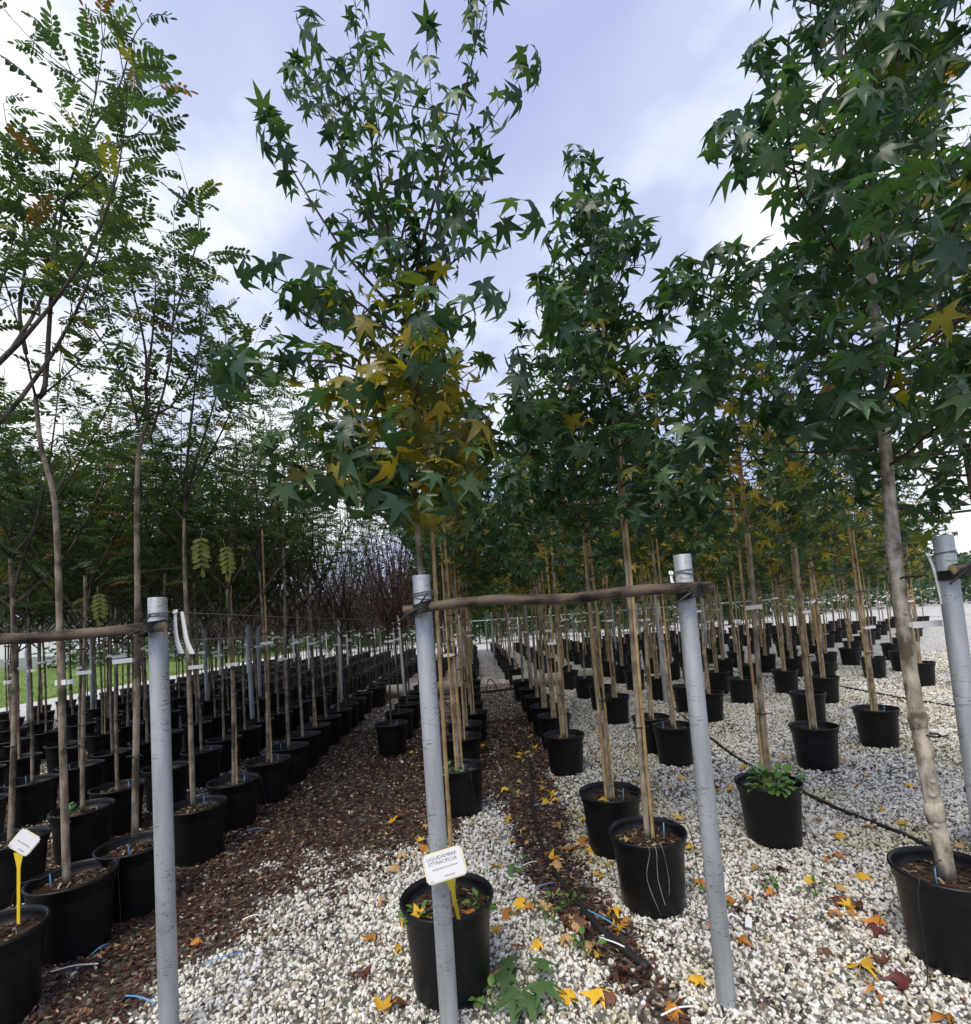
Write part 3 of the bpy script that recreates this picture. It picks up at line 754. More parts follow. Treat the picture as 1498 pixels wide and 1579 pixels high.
def crab_kind(seed, H, zf, red):
    rg = np.random.default_rng(seed); br = vase_skeleton(rg, H, zf, 0.55, 9, 0.015)
    t, b_ = split_wood(br, M['bark_dark'], M['twig'], n0=5, n1=3)
    P, D = vase_anchors(rg, br, 0.06, 0.05); k = rg.random(len(P)) < np.clip(0.85 - (P[:, 2] - zf) / (H - zf) * 0.9, 0.08, 1); P = P[k]; D = D[k]
    # a bushy collar of small leaves round the head of the stem
    n = 150; a = rg.uniform(0, 6.28, n); rr = 0.36 * np.sqrt(rg.random(n)); Pc = np.stack([rr * np.cos(a), rr * np.sin(a), zf - 0.28 + rg.random(n) * 0.75], 1); Dc = np.stack([np.cos(a), np.sin(a), rg.normal(0, 0.6, n)], 1)
    P = np.concatenate([P, Pc]); D = np.concatenate([D, Dc])
    c1 = np.array((0.055, 0.020, 0.024)); c2 = np.array((0.045, 0.060, 0.026)); u = (rg.random((len(P), 1)) < red)
    col = np.where(u, c1, c2) * rg.uniform(0.5, 1.6, (len(P), 1)); mb = MB()
    add_leaves(mb, OVAL, P, D, 0.052 * rg.uniform(0.6, 1.3, len(P)), col, rg, 0.8)
    return dict(trunk=t, branches=b_, crown=mb.mesh('crown', M['leaf'], color=True), top=H)
GUM_MID = [gum_kind(100 + i, (4.1, 4.4, 3.9, 4.3)[i], (1.98, 2.05, 1.9, 2.0)[i], (0.62, 0.66, 0.58, 0.64)[i], 34, 0.05, 0.13, STAR, (0.15, 0.35, 0.7, 0.3)[i], 8, 0.02) for i in range(4)]
GUM_FAR = [gum_kind(120 + i, (3.9, 4.2, 3.7, 4.0, 3.8)[i], (1.85, 1.95, 1.75, 1.9, 1.8)[i], 0.68, 28, 0.06, 0.14, STAR_LO, (0.2, 0.5, 0.9, 1.3, 0.4)[i], 5) for i in range(5)]
VASE_MID = [vase_kind(140 + i, (4.5, 4.2, 4.4, 4.0)[i], (2.3, 2.15, 2.4, 2.1)[i], 0.85, 6, 0.105, 0.20, PINN_LO, 6, 0.019, (0.42, 0.35, 0.45, 0.3)[i]) for i in range(4)]
VASE_FAR = [vase_kind(160 + i, (3.7, 3.9, 3.5, 3.75)[i], (2.15, 2.2, 2.05, 2.15)[i], 1.1, 8, 0.08, 0.23, PINN_LO, 5, 0.017, 0.12) for i in range(4)]
CRAB = [crab_kind(180 + i, (3.9, 4.2, 3.7)[i], 1.8, (0.75, 0.5, 0.9)[i]) for i in range(3)]

def pot_up(root, near, rg, soil_chips=False):
    p = link('pot', POT_HI if near else POT_LO, root)
    link('soil', SOILS[int(rg.integers(0, 3))] if near else SOIL_LO, p)
    if soil_chips: tag(link('bark_mulch', CHIPS[int(rg.integers(0, 3))], p), kind='stuff')
    return p
def potted(name, label, cat, x, y, kind, group=None, rg=rng, near=False, canes=0, tagz=None, yellow=False, far=False, scale=1.0, chips=False, zrot=None):
    rz = rg.uniform(0, 6.28) if zrot is None else zrot
    z = float(ground_z(x, y))
    root = thing(name, label, cat, (x, y, z), rz, group)
    pot_up(root, near, rg, chips)
    POTS.append((x, y, 0.2))
    t = link('trunk', kind['trunk'], root); tag(link('branches', kind['branches'], t), kind='stuff')
    tag(link('crown', kind['crown'], root), kind='stuff')
    for o in (t, root.children[-1]): o.scale = (1, 1, scale)
    dress(root, rz, rg, near, canes, tagz, yellow, far)
    return root
def dress(root, rz, rg, near, canes, tagz, yellow, far):
    for i in range(canes):
        c = link('bamboo_cane', CANES[int(rg.integers(0, 3))], root); a = -rz + (0.2 if i == 0 else 2.9) + rg.normal(0, 0.25)
        c.location = (0.028 * math.cos(a), 0.028 * math.sin(a), 0); c.rotation_euler = (rg.normal(0, 0.006), rg.normal(0, 0.006), rg.uniform(0, 6))
    if tagz:
        g = link('tag', TAGS[4] if yellow else TAGS[int(rg.integers(0, 4))], root); g.location = (0, 0, tagz); g.rotation_euler = (0, 0, -rz + rg.normal(0, 0.4))
    if near:
        for zt in (1.62 + rg.normal(0, 0.05), 0.95 + rg.normal(0, 0.1)):
            t = link('tie', TIE, root); t.location = (0, 0, zt); t.rotation_euler = (0, 0, -rz + rg.normal(0, 0.3))
        a = rg.uniform(0, 6.28); p = link('drip_peg', PEG, root); p.location = (0.09 * math.cos(a), 0.09 * math.sin(a), 0); p.rotation_euler = (0, 0, a)
        d = link('drip_tube', DRIP, root); d.location = p.location; d.rotation_euler = (0, 0, a - 0.5 + 0.0)
        d.location = (0.0 * math.cos(a), 0.0, 0)

# ------------------------------------------------------------------ the nearest sweetgums: traced or grown singly, leaf by leaf
def near_gum(label, x, y, H, zb, rad, nbr, step, size, yel, r0, seed, traced=None, canes=1, tagz=1.45, pale=False, wob=0.012, extra=None, yellow=False):
    rg = np.random.default_rng(seed); z = float(ground_z(x, y))
    root = thing('potted_sweetgum', label, 'potted tree', (x, y, z))
    pot_up(root, True, rg, True); POTS.append((x, y, 0.2))
    T = None
    if traced:
        T = []
        for path, dy in traced:
            n = len(path); T.append([aty(px, py, y + dy * (i / (n - 1)) ** 1.2) - np.array([x, y, z]) for i, (px, py) in enumerate(path)])
    br = gum_skeleton(rg, H, zb, rad, nbr, T, wob, r0)
    t, b_ = split_wood(br, M['bark_pale'] if pale else M['bark_gum'], M['twig'], n0=12, n1=5, knots=np.random.default_rng(seed + 1) if pale else None)
    to = link('trunk', t, root); tag(link('branches', b_, to), kind='stuff')
    P, D = gum_anchors(rg, br, step, zb); S = size * rg.uniform(0.62, 1.2, len(P)) * np.interp(P[:, 2], [zb, H, H + 0.8], [1.28, 1.0, 0.9]); col = gum_colours(rg, P, zb, H, yel)
    dist = np.linalg.norm(P + [x, y, z] - CAMP, axis=1) / S; order = np.argsort(dist); a, bq = order[:300], order[300:]
    leaf_objects(STAR, 'sweetgum_leaf', P[a], D[a], S[a], col[a], rg, root, M['leaf_obj'])
    if len(bq):
        mb = MB(); add_leaves(mb, STAR, P[bq], D[bq], S[bq], col[bq], rg); tag(mb.build('foliage', M['leaf'], root, color=True), kind='stuff')
    dress(root, 0.0, rg, True, canes, tagz, yellow, False)
    return root
A1 = [([(604, 420), (590, 300), (560, 150), (549, 12)], 0.05), ([(622, 560), (640, 430), (672, 300), (702, 200), (733, 70), (735, 8)], -0.15),
      ([(612, 480), (540, 400), (480, 310), (440, 240), (415, 188)], -0.1), ([(615, 520), (530, 450), (460, 440), (397, 418)], -0.3),
      ([(625, 600), (520, 560), (440, 560), (362, 592)], -0.35), ([(604, 400), (545, 280), (512, 180), (487, 115)], 0.15),
      ([(632, 700), (560, 690), (500, 722), (445, 742)], -0.3), ([(635, 720), (575, 735), (560, 770)], -0.2),
      ([(618, 500), (680, 420), (750, 370), (808, 345)], -0.3), ([(625, 560), (690, 500), (750, 468)], -0.35),
      ([(632, 650), (690, 600), (738, 565)], 0.2), ([(635, 700), (680, 690), (722, 702)], -0.25),
      ([(605, 420), (628, 330), (640, 230), (615, 155)], -0.2), ([(640, 420), (710, 320), (745, 262)], 0.2),
      ([(625, 580), (570, 520), (520, 480), (480, 470)], 0.3), ([(630, 640), (600, 600), (560, 600), (520, 640)], -0.4), ([(630, 640), (650, 610), (660, 560)], -0.4), ([(634, 730), (600, 735), (540, 745), (490, 765)], -0.25), ([(634, 735), (660, 735), (700, 745)], -0.3), ([(632, 690), (590, 680), (540, 690)], 0.3), ([(634, 725), (610, 760), (600, 780)], -0.35), ([(634, 720), (655, 760), (668, 775)], -0.3), ([(630, 660), (560, 640), (480, 660)], 0.1), ([(632, 690), (690, 665), (745, 660)], 0.1)]
near_gum('slender sweetgum with yellowing inner leaves, potted behind the post with a price card', -0.21, 2.37, 3.5, 2.08, 0.50, 16, 0.047, 0.138, 1.15, 0.016, 301, A1, canes=1, tagz=None)
near_gum('dense dark green sweetgum whose black pot has pale roots hanging over its rim', 0.86, 2.88, 4.3, 2.02, 0.64, 42, 0.046, 0.132, 0.12, 0.016, 302, canes=1, tagz=None)
near_gum('big dark green sweetgum with a thick pale mottled trunk and white tag', 1.97, 2.27, 5.5, 2.14, 0.80, 54, 0.050, 0.128, 0.15, 0.034, 303, canes=0, tagz=1.44, pale=True, wob=0.025)
near_gum('dark green sweetgum with yellow lower leaves beside the thick pale-trunked one', 3.0, 2.95, 5.6, 1.95, 0.76, 50, 0.052, 0.130, 0.6, 0.022, 304, canes=1, tagz=None)

# ------------------------------------------------------------------ other sweetgums, row by row
rg = np.random.default_rng(41)
def seq(a, b, st): 
    o = []; y = a
    while y < b: o.append(y + rg.normal(0, 0.05)); y += st
    return o
ROWS = [
    ('row behind the price-card post', -0.2, [4.44, 5.53, 6.2, 6.93, 7.7, 8.5, 9.4, 10.4] + seq(12.6, 25.4, 0.95)),
    ('row along the edge of the gravel', 0.85, [3.53, 5.29, 6.3, 6.95, 7.8, 8.7, 9.9] + seq(12.2, 25.4, 1.0)),
    ('row of the pale-trunked tree', 1.93, [3.49, 5.29, 5.77, 7.3, 8.35, 9.63] + seq(10.8, 25.0, 1.1)),
    ('first row beyond the pale-trunked tree', 3.1, [4.83, 7.03, 7.7, 8.9] + seq(10.0, 25.0, 1.15)),
    ('second row beyond the pale-trunked tree', 4.1, [5.34, 6.47, 8.02, 9.0] + seq(9.98, 25.0, 1.15)),
    ('third row beyond the pale-trunked tree', 5.2, [7.63, 8.6] + seq(9.7, 25.0, 1.2)),
    ('fourth row beyond the pale-trunked tree', 6.2, [9.2, 10.2] + seq(11.1, 25.0, 1.2)),
    ('fifth row beyond the pale-trunked tree', 7.25, [8.33, 9.37] + seq(10.6, 25.0, 1.25)),
    ('sixth row beyond the pale-trunked tree', 8.2, [9.86] + seq(11.2, 25.0, 1.25)),
    ('seventh row beyond the pale-trunked tree', 9.35, seq(11.4, 25.0, 1.3)),
    ('eighth row beyond the pale-trunked tree', 10.5, seq(12.6, 25.0, 1.3)),
    ('ninth row beyond the pale-trunked tree', 11.7, seq(13.8, 25.0, 1.35)),
    ('tenth row beyond the pale-trunked tree', 13.0, seq(15.2, 25.0, 1.4)),
    ('eleventh row beyond the pale-trunked tree', 14.4, seq(16.6, 25.0, 1.4)),
    ('twelfth row beyond the pale-trunked tree', 15.8, seq(18.2, 25.0, 1.4)),
    ('thirteenth row beyond the pale-trunked tree', 17.2, seq(19.6, 25.0, 1.4)),
    ('fourteenth row beyond the pale-trunked tree', 18.6, seq(21.0, 25.0, 1.4)),
]
SPECIAL = {(0.85, 3.53): 'sweetgum with a bamboo cane, its pot half hidden behind the pot with hanging roots',
           (1.93, 3.49): 'sweetgum on two pale stems in a black pot overgrown with leafy green weeds',
           (-0.2, 4.44): 'sweetgum tied to bamboo canes, potted just beyond the post with the price card',
           (3.1, 4.83): 'sweetgum with bamboo canes in a black pot behind the weedy pot',
           (4.1, 5.34): 'sweetgum with a knotty grey trunk in a wide pot on open white gravel'}
ORD = ['', 'first', 'second', 'third', 'fourth', 'fifth', 'sixth', 'seventh', 'eighth', 'ninth', 'tenth', 'eleventh', 'twelfth']
k = 0
for where, X, ys in ROWS:
    for y in ys:
        far = y > 10.5; mid = y < 8.2; x = X + rg.normal(0, 0.035); k += 1
        lab = SPECIAL.get((X, y)); 
        nth = ys.index(y) + (2 if X < 2.5 else 1)
        if not lab and X < 2.5 and nth <= 8: lab = f'potted sweetgum, {ORD[nth]} from the posts in the {where}'
        label = lab or f'sweetgum in a black pot deep in the {where}'
        potted('potted_sweetgum', label, 'potted tree', x, y, (GUM_MID if mid else GUM_FAR)[int(rg.integers(0, 4 if mid else 5))], None if lab else f'sweetgums in the {where}', rg,
               near=y < 6.6, canes=(2 if rg.random() < 0.4 else 1) if y < 13 else (1 if rg.random() < 0.5 else 0), tagz=1.42 + rg.normal(0, 0.09) if rg.random() < 0.85 else None, yellow=(rg.random() < 0.12) or (X, y) == (0.85, 3.53), far=far, scale=rg.uniform(0.92, 1.06), chips=y < 6)

# ------------------------------------------------------------------ compound-leaved trees on the left
def near_vase(label, x, y, H, zf, seed, traced, trunk_px, step, size, tagz, r0=0.02, skip=0.38, hang=None):
    rg = np.random.default_rng(seed); z = float(ground_z(x, y))
    root = thing('potted_pagoda_tree', label, 'potted tree', (x, y, z))
    pot_up(root, True, rg, True); POTS.append((x, y, 0.2))
    T = None
    if traced:
        T = []
        for path, dy in traced:
            n = len(path); T.append([aty(px, py, y + dy * (i / (n - 1)) ** 1.2) - np.array([x, y, z]) for i, (px, py) in enumerate(path)])
    br = vase_skeleton(rg, H, zf, 0.85, 6, r0, T)
    if trunk_px:
        tp = smooth_path([aty(px, py, y) - np.array([x, y, z]) for px, py in trunk_px], 3)
        br[0] = (tp, np.linspace(r0, r0 * 0.55, len(tp)))
    t, b_ = split_wood(br, M['bark_pagoda'], M['bark_dark'], n0=10, n1=5)
    to = link('trunk', t, root); tag(link('branches', b_, to), kind='stuff')
    P, D = vase_anchors(rg, br, step, skip); S = size * rg.uniform(0.7, 1.2, len(P)); col = vase_colours(rg, len(P))
    order = np.argsort(np.linalg.norm(P + [x, y, z] - CAMP, axis=1) / S); a, bq = order[:300], order[300:]
    leaf_objects(PINN, 'compound_leaf', P[a], D[a], S[a], col[a], rg, root, M['leaf_obj'], 0.3)
    if len(bq):
        mb = MB(); add_leaves(mb, PINN, P[bq], D[bq], S[bq], col[bq], rg, 0.3); tag(mb.build('foliage', M['leaf'], root, color=True), kind='stuff')
    if hang:
        HP = np.array([aty(a_, b_, y - 0.15) - np.array([x, y, z]) for a_, b_, c_ in hang]); n = len(HP); HD = np.tile((0.05, -0.15, -1.0), (n, 1)) + rg.normal(0, 0.05, (n, 3))
        leaf_objects(PINN, 'compound_leaf', HP, HD, np.array([c_ for a_, b_, c_ in hang]), np.tile((0.26, 0.27, 0.07), (n, 1)), rg, root, M['leaf_obj'], 0.1)
        for (a_, b_, c_), h_ in zip(hang, HP): MB().add(*tube(smooth_path([(0, 0, h_[2] + 0.12), h_ * [0.5, 0.5, 1] + [0, 0, 0.10], h_], 3), 0.002, 4, cap=False)).build('twig', M['twig_green'], root)
    dress(root, 0.0, rg, True, 0, tagz, False, False)
    return root
TB = [([(58, 612), (70, 593), (78, 475), (88, 380), (101, 304), (126, 228), (148, 144), (164, 25)], 0.1), ([(60, 612), (96, 584), (140, 538), (178, 498)], -0.2),
      ([(55, 610), (50, 593), (32, 515), (5, 425), (-20, 330)], -0.2), ([(40, 545), (30, 482), (38, 418), (36, 342), (22, 262), (5, 160)], 0.25),
      ([(84, 762), (108, 715), (99, 680), (97, 640)], 0.2), ([(126, 228), (150, 190), (185, 130), (205, 60), (222, 35)], -0.2), ([(148, 144), (120, 120), (95, 108)], 0.2), ([(101, 304), (150, 270), (200, 215), (240, 205)], -0.15)]
TC = [([(229, 645), (225, 600), (226, 558), (218, 505), (194, 399), (182, 350), (163, 293)], 0.1), ([(213, 660), (204, 616), (175, 552), (140, 500), (120, 440), (60, 350)], -0.25),
      ([(230, 678), (245, 631), (262, 558), (266, 500), (270, 445), (268, 350)], -0.2), ([(228, 640), (265, 625), (300, 560), (320, 470), (318, 400)], 0.3), ([(266, 500), (290, 420), (310, 350), (300, 325)], 0.1), ([(224, 600), (235, 520), (240, 440), (235, 380)], 0.3)]
TD = [([(284, 803), (262, 771), (239, 704), (225, 640), (215, 560)], -0.1), ([(285, 790), (300, 720), (325, 640), (345, 560), (350, 480)], 0.2), ([(285, 785), (290, 700), (300, 600), (310, 500), (300, 430)], -0.2), ([(290, 760), (330, 690), (370, 600), (385, 520)], 0.1)]
near_vase('compound-leaved tree whose black pot holds the tilted price card on a yellow stake', -2.24, 2.42, 4.9, 2.9, 401, None, None, 0.13, 0.20, 1.5)
near_vase('tall open compound-leaved tree with a forked trunk and white tag, tied to the wooden rail', -2.27, 2.93, 5.2, 2.9, 402, TB, [(103, 1362), (97, 1150), (92, 960), (88, 830), (82, 760), (63, 686), (55, 610)], 0.115, 0.20, 1.42)
near_vase('compound-leaved tree with a straight trunk and white tag, its pot beside the steel post', -2.18, 3.3, 4.4, 2.9, 403, TC, [(208, 1290), (212, 960), (211, 800), (214, 700), (228, 650)], 0.115, 0.20, 1.5)
near_vase('compound-leaved tree with thin upright shoots in the black pot just past the steel post', -2.17, 3.98, 4.2, 2.35, 404, TD, [(298, 1240), (290, 1000), (285, 879), (284, 800)], 0.12, 0.20, 1.4, hang=[(312, 818, 0.30), (345, 832, 0.28), (150, 905, 0.26)])
LROWS = [('edging the bark aisle', -2.17, 4.54, 0), ('second from the bark aisle', -3.15, 3.54, 1), ('third from the bark aisle', -4.26, 4.5, 2), ('fourth from the bark aisle', -5.4, 5.7, 3),
         ('fifth from the bark aisle', -6.5, 6.8, 4), ('sixth from the bark aisle', -7.6, 8.0, 5), ('seventh from the bark aisle', -8.7, 9.2, 6), ('eighth from the bark aisle', -9.8, 10.4, 7)]
for where, X, y0, ri in LROWS:
    y = y0; nth = 4
    while y < 25.4:
        x = X + rg.normal(0, 0.04); nth += 1; own = ri == 0 and nth <= 11
        lim = 8.2 if ri < 2 else 12.5
        sp_ = 0.56 if y < 9 else 0.68
        if y < lim:
            potted('potted_pagoda_tree', f'potted compound-leaved tree, {ORD[nth]} from the posts in the row {where}' if own else f'compound-leaved tree in a black pot in the row {where}', 'potted tree', x, y, (VASE_MID if ri == 0 or rg.random() < 0.15 else VASE_FAR)[int(rg.integers(0, 4))], None if own else f'compound-leaved trees in the row {where}', rg,
                   near=y < 6.0, canes=1 if rg.random() < 0.06 and y < 9 else 0, tagz=1.42 + rg.normal(0, 0.07), far=y > 9, scale=rg.uniform(0.92, 1.08), chips=y < 5.5)
        else:
            potted('potted_crab_apple', f'twiggy small-leaved tree in a black pot in the row {where}', 'potted tree', x, y, CRAB[int(rg.integers(0, 3))], f'twiggy trees in the row {where}', rg, near=False, tagz=1.42 + rg.normal(0, 0.07) if y < 18 else None, far=True, scale=rg.uniform(0.9, 1.06))
        y += sp_ * rg.uniform(0.9, 1.15)
y = 6.55
while y < 25.4:
    first = y == 6.55
    potted('potted_crab_apple', 'twiggy dark-leaved tree in the foremost black pot in the middle of the bark aisle' if first else 'twiggy dark-leaved tree in a black pot in the short row in the bark aisle', 'potted tree', -1.14 + rg.normal(0, 0.03), y, CRAB[int(rg.integers(0, 3))], None if first else 'twiggy trees in the bark aisle', rg, near=y < 7.5, tagz=1.42 + rg.normal(0, 0.07), scale=rg.uniform(0.92, 1.05))
    y += 0.7 * rg.uniform(0.9, 1.15)

# ------------------------------------------------------------------ steel posts, rails, wires
def post_mesh(h, r=0.036, n=24):
    return MB().add(*lathe([(r, -0.02), (r, h - 0.002), (r - 0.001, h), (r - 0.004, h), (r - 0.005, h - 0.003), (r - 0.005, h - 0.16), (0.001, h - 0.16)], n)).mesh('pipe', M['galv'])
def wrap_mesh(r, k, seed):
    rr = np.random.default_rng(seed); mb = MB()
    for i in range(k):
        th = np.linspace(0, 2 * PI, 25); z0 = -i * 0.011
        P = np.stack([(r + 0.003) * np.cos(th), (r + 0.003) * np.sin(th), z0 + 0.006 * np.sin(th + rr.uniform(0, 6))], 1); mb.add(*tube(P, 0.0022, 5, cap=False))
    mb.add(*tube([(r, 0.01, 0), (r + 0.02, 0.02, 0.006), (r + 0.03, 0.01, -0.004)], 0.0022, 5))
    return mb.mesh('wire_wrap', M['wire'])
def rubber_mesh(r):
    """rubber band lashing the rail to the post: a flat loop round both, and a loose tail"""
    mb = MB(); th = np.linspace(0, 2 * PI, 29); P = np.stack([(r + 0.006) * np.cos(th), -0.028 + (r + 0.034) * np.sin(th), 0.012 * np.cos(th)], 1)
    for dz in (-0.016, -0.008, 0.0, 0.008, 0.016): mb.add(*tube(P + [0, 0, dz], 0.0055, 6, cap=False))
    mb.add(*tube(smooth_path([(-0.01, -0.093, 0.0), (-0.05, -0.099, -0.02), (-0.09, -0.096, -0.05)], 3), np.linspace(0.007, 0.003, 7), 6))
    mb.add(*tube(smooth_path([(-0.01, -0.093, 0.005), (0.01, -0.10, 0.03), (0.03, -0.097, 0.055)], 3), np.linspace(0.006, 0.003, 7), 6))
    return mb.mesh('rubber_tie', M['black'])
WRAP = [wrap_mesh(0.036, 2, 1), wrap_mesh(0.036, 3, 2)]; RUBBER = rubber_mesh(0.036)
def post(x, y, h, label, group=None, detail=False, wrapz=0.07, tie=None, tilt=(0, 0)):
    o = thing('steel_post', label, 'post', (x, y, float(ground_z(x, y))), 0, group); o.rotation_euler = (tilt[0], tilt[1], rng.uniform(0, 0.3) if not detail else 0)
    link('pipe', post_mesh(h, n=28 if detail else 10) if detail else POSTLO, o)
    if detail:
        w_ = link('wire_wrap', WRAP[int(x * 7) % 2], o); w_.location = (0, 0, h - wrapz); w_.rotation_euler = (0.05, 0.06, x)
    if tie: t = link('rubber_tie', RUBBER, o); t.location = (0, 0, tie)
    return o
POSTLO = post_mesh(1.8, n=10)
post(-1.335, 2.2, 1.785, 'grey steel post with white ribbons hanging from its wire', detail=True, tie=1.655)
post(-0.205, 2.08, 1.79, 'grey steel post with a white price card in front of it', detail=True, tie=1.655)
post(0.895, 2.14, 1.81, 'grey steel post with a short white ribbon, at the mossy end of the wooden rail', detail=True, tie=1.648)
post(2.03, 2.14, 1.82, 'grey steel post with scratched dark rings beside the pale-trunked sweetgum', detail=True, tie=1.66)
post(-2.45, 2.2, 1.78, 'grey steel post at the far end of the rail that ends at the ribboned post', detail=True, tie=1.65)
post(3.13, 2.14, 1.8, 'grey steel post at the far end of the rail beyond the pale-trunked sweetgum', detail=True, tie=1.65)
rp = np.random.default_rng(5)
for X in (-8.64, -7.77, -6.6, -5.5, -4.45, -3.65, -2.87, -1.52, 0.94, 2.0, 3.08, 4.4, 5.51, 6.72):
    y = {-8.64: 10.15, -7.77: 10.59, -2.87: 10.82, -1.52: 10.59, 0.94: 9.35, 2.0: 8.81, 3.08: 8.6, 5.51: 11.47, 6.72: 10.4, -3.65: 8.4}.get(X, 10.6)
    post(X, y, 1.8, 'plain grey steel post standing among the rows of potted trees', 'steel posts among the rows', tilt=(rp.normal(0, 0.008), rp.normal(0, 0.008)))
for Y in (17.6, 24.6):
    for X in (-8.6, -7.7, -5.5, -4.5, -2.7, -1.62, -0.55, 0.5, 1.5, 2.5, 4.7, 5.9, 7.8, 8.8, 10.0):
        post(X + rp.normal(0, 0.05), Y + rp.normal(0, 0.3), 1.8, 'plain grey steel post standing among the rows of potted trees', 'steel posts among the rows', tilt=(rp.normal(0, 0.008), rp.normal(0, 0.008)))
def rail(label, pts, r0, r1, seed):
    rr = np.random.default_rng(seed); P = smooth_path(pts, 7); n = len(P)
    R = np.linspace(r0, r1, n) * (1 + 0.022 * rr.normal(0, 1, n)); P = P + np.stack([np.zeros(n), rr.normal(0, 0.001, n), rr.normal(0, 0.001, n)], 1)
    o = thing('wooden_rail', label, 'rail', tuple(pts[0]))
    base = np.array(pts[0]); V, F = tube(P - base, R, 12); mb = MB().add(V, F[:-2])
    mb.build('pole', M['pole_wood'], o)
    for e, s, nm in ((0, 1, 'cut_end'), (n - 1, -1, 'cut_end')):
        ring = V[e * 12:(e + 1) * 12]; c = ring.mean(0); d = (P[0] - P[1]) if e == 0 else (P[-1] - P[-2]); d /= np.linalg.norm(d)
        VV = np.concatenate([ring, [c + d * 0.004]]); FF = [(j, (j + 1) % 12, 12) if s < 0 else ((j + 1) % 12, j, 12) for j in range(12)]
        MB().add(VV, FF).build(nm, M['cut_wood'], o, smooth=False)
rail('rough brown wooden rail lashed between the price-card post and the mossy-ended post', [(-0.275, 2.018, 1.655), (0.05, 2.01, 1.672), (0.35, 2.03, 1.655), (0.65, 2.06, 1.668), (0.975, 2.078, 1.662)], 0.019, 0.0235, 3)
rail('rough brown wooden rail lashed to the post with white ribbons', [(-2.52, 2.13, 1.65), (-2.2, 2.135, 1.665), (-1.8, 2.14, 1.655), (-1.5, 2.137, 1.66), (-1.268, 2.135, 1.662)], 0.025, 0.020, 4)
rail('rough brown wooden rail lashed to the scratched post beside the pale-trunked sweetgum', [(1.99, 2.075, 1.662), (2.35, 2.07, 1.668), (2.8, 2.08, 1.655), (3.2, 2.076, 1.65)], 0.022, 0.024, 6)
def wire(x0, y0, x1, y1, z0, z1, label, group, r=0.0022):
    P = np.array([(x0 + (x1 - x0) * t, y0 + (y1 - y0) * t, z0 + (z1 - z0) * t - 0.03 * math.sin(PI * t)) for t in np.linspace(0, 1, 9)])
    o = MB().add(*tube(P, r, 4, cap=False)).build('support_wire', M['wire']); tag(o, label, 'wire', group)
for a, b_, lab in (((-1.335, 2.2), (-1.52, 10.6), 'thin steel wire running back from the post with white ribbons'), ((-0.205, 2.08), (-0.4, 17.6), 'thin steel wire running back from the post with the price card'),
                  ((0.895, 2.14), (0.94, 9.35), 'thin steel wire running back from the mossy-ended rail post'), ((2.03, 2.14), (2.0, 8.8), 'thin steel wire running back from the scratched post'), ((3.13, 2.14), (3.08, 8.6), 'thin steel wire running back beyond the scratched post'), ((-2.45, 2.2), (-2.87, 10.8), 'thin steel wire above the row edging the bark aisle')):
    wire(*a, *b_, 1.73, 1.74, lab, None)
for x0, x1 in ((-1.52, -1.62), (-2.87, -2.7), (-4.45, -4.5), (-5.5, -5.5), (-7.77, -7.7), (0.94, 0.5), (2.0, 2.5), (5.51, 5.9)):
    wire(x0, 10.5, x1, 17.6, 1.70, 1.70, 'thin steel support wire between posts deep in the rows', 'support wires deep in the rows')
for x0, y0, x1, y1 in ((-1.32, 2.3, -1.52, 10.6), (2.0, 2.3, 2.0, 8.8)):
    wire(x0, y0, x1, y1, 1.60, 1.60, 'lower thin steel wire strung between posts', 'lower support wires')

# ------------------------------------------------------------------ ribbons, price cards
def ribbon(name, label, pts_list, wd, origin):
    o = thing(name, label, 'ribbon', origin)
    for pts in pts_list:
        P = smooth_path(pts, 4); V = []; F = []; n = len(P)
        for i, p in enumerate(P):
            w_ = wd * (0.5 + 0.5 * i / (n - 1)); tw = 0.15 * math.sin(i * 0.7)
            d = np.array([math.cos(tw), math.sin(tw) * 0.6, 0]) * w_ / 2
            for th in (0.0006, -0.0006): V += [p - d + [0, th, 0], p + d + [0, th, 0]]
        for i in range(n - 1):
            a = 4 * i; F += [(a, a + 1, a + 5, a + 4), (a + 3, a + 2, a + 6, a + 7), (a, a + 4, a + 6, a + 2), (a + 1, a + 3, a + 7, a + 5)]
        MB().add(np.array(V) - np.array(origin), F).build('strip', M['tag'], o)
    mb = MB(); th = np.linspace(0, 2 * PI, 13); p0 = np.array(pts_list[0][0]) - np.array(origin)
    mb.add(*tube(np.stack([0.006 * np.cos(th), 0.005 * np.sin(th), 0.008 * np.sin(th)], 1) + p0, 0.005, 6, cap=False)); mb.build('knot', M['tag'], o)
ribbon('plastic_ribbon', 'two white plastic ribbons hanging from the wire at the steel post', [[(-1.285, 2.24, 1.725), (-1.284, 2.235, 1.66), (-1.275, 2.23, 1.60), (-1.258, 2.23, 1.545)], [(-1.262, 2.25, 1.725), (-1.257, 2.25, 1.68), (-1.243, 2.245, 1.60), (-1.222, 2.245, 1.54)]], 0.025, (-1.275, 2.245, 1.73))
ribbon('plastic_ribbon', 'short white plastic ribbon knotted to the wire of the mossy-ended rail post', [[(0.845, 2.15, 1.735), (0.842, 2.14, 1.70), (0.855, 2.135, 1.665)]], 0.018, (0.845, 2.15, 1.74))
ribbon('plastic_ribbon', 'narrow white plastic ribbon on the wire of the scratched post', [[(1.975, 2.16, 1.735), (1.985, 2.15, 1.66), (1.995, 2.15, 1.58), (2.0, 2.15, 1.52)]], 0.022, (1.975, 2.16, 1.74))
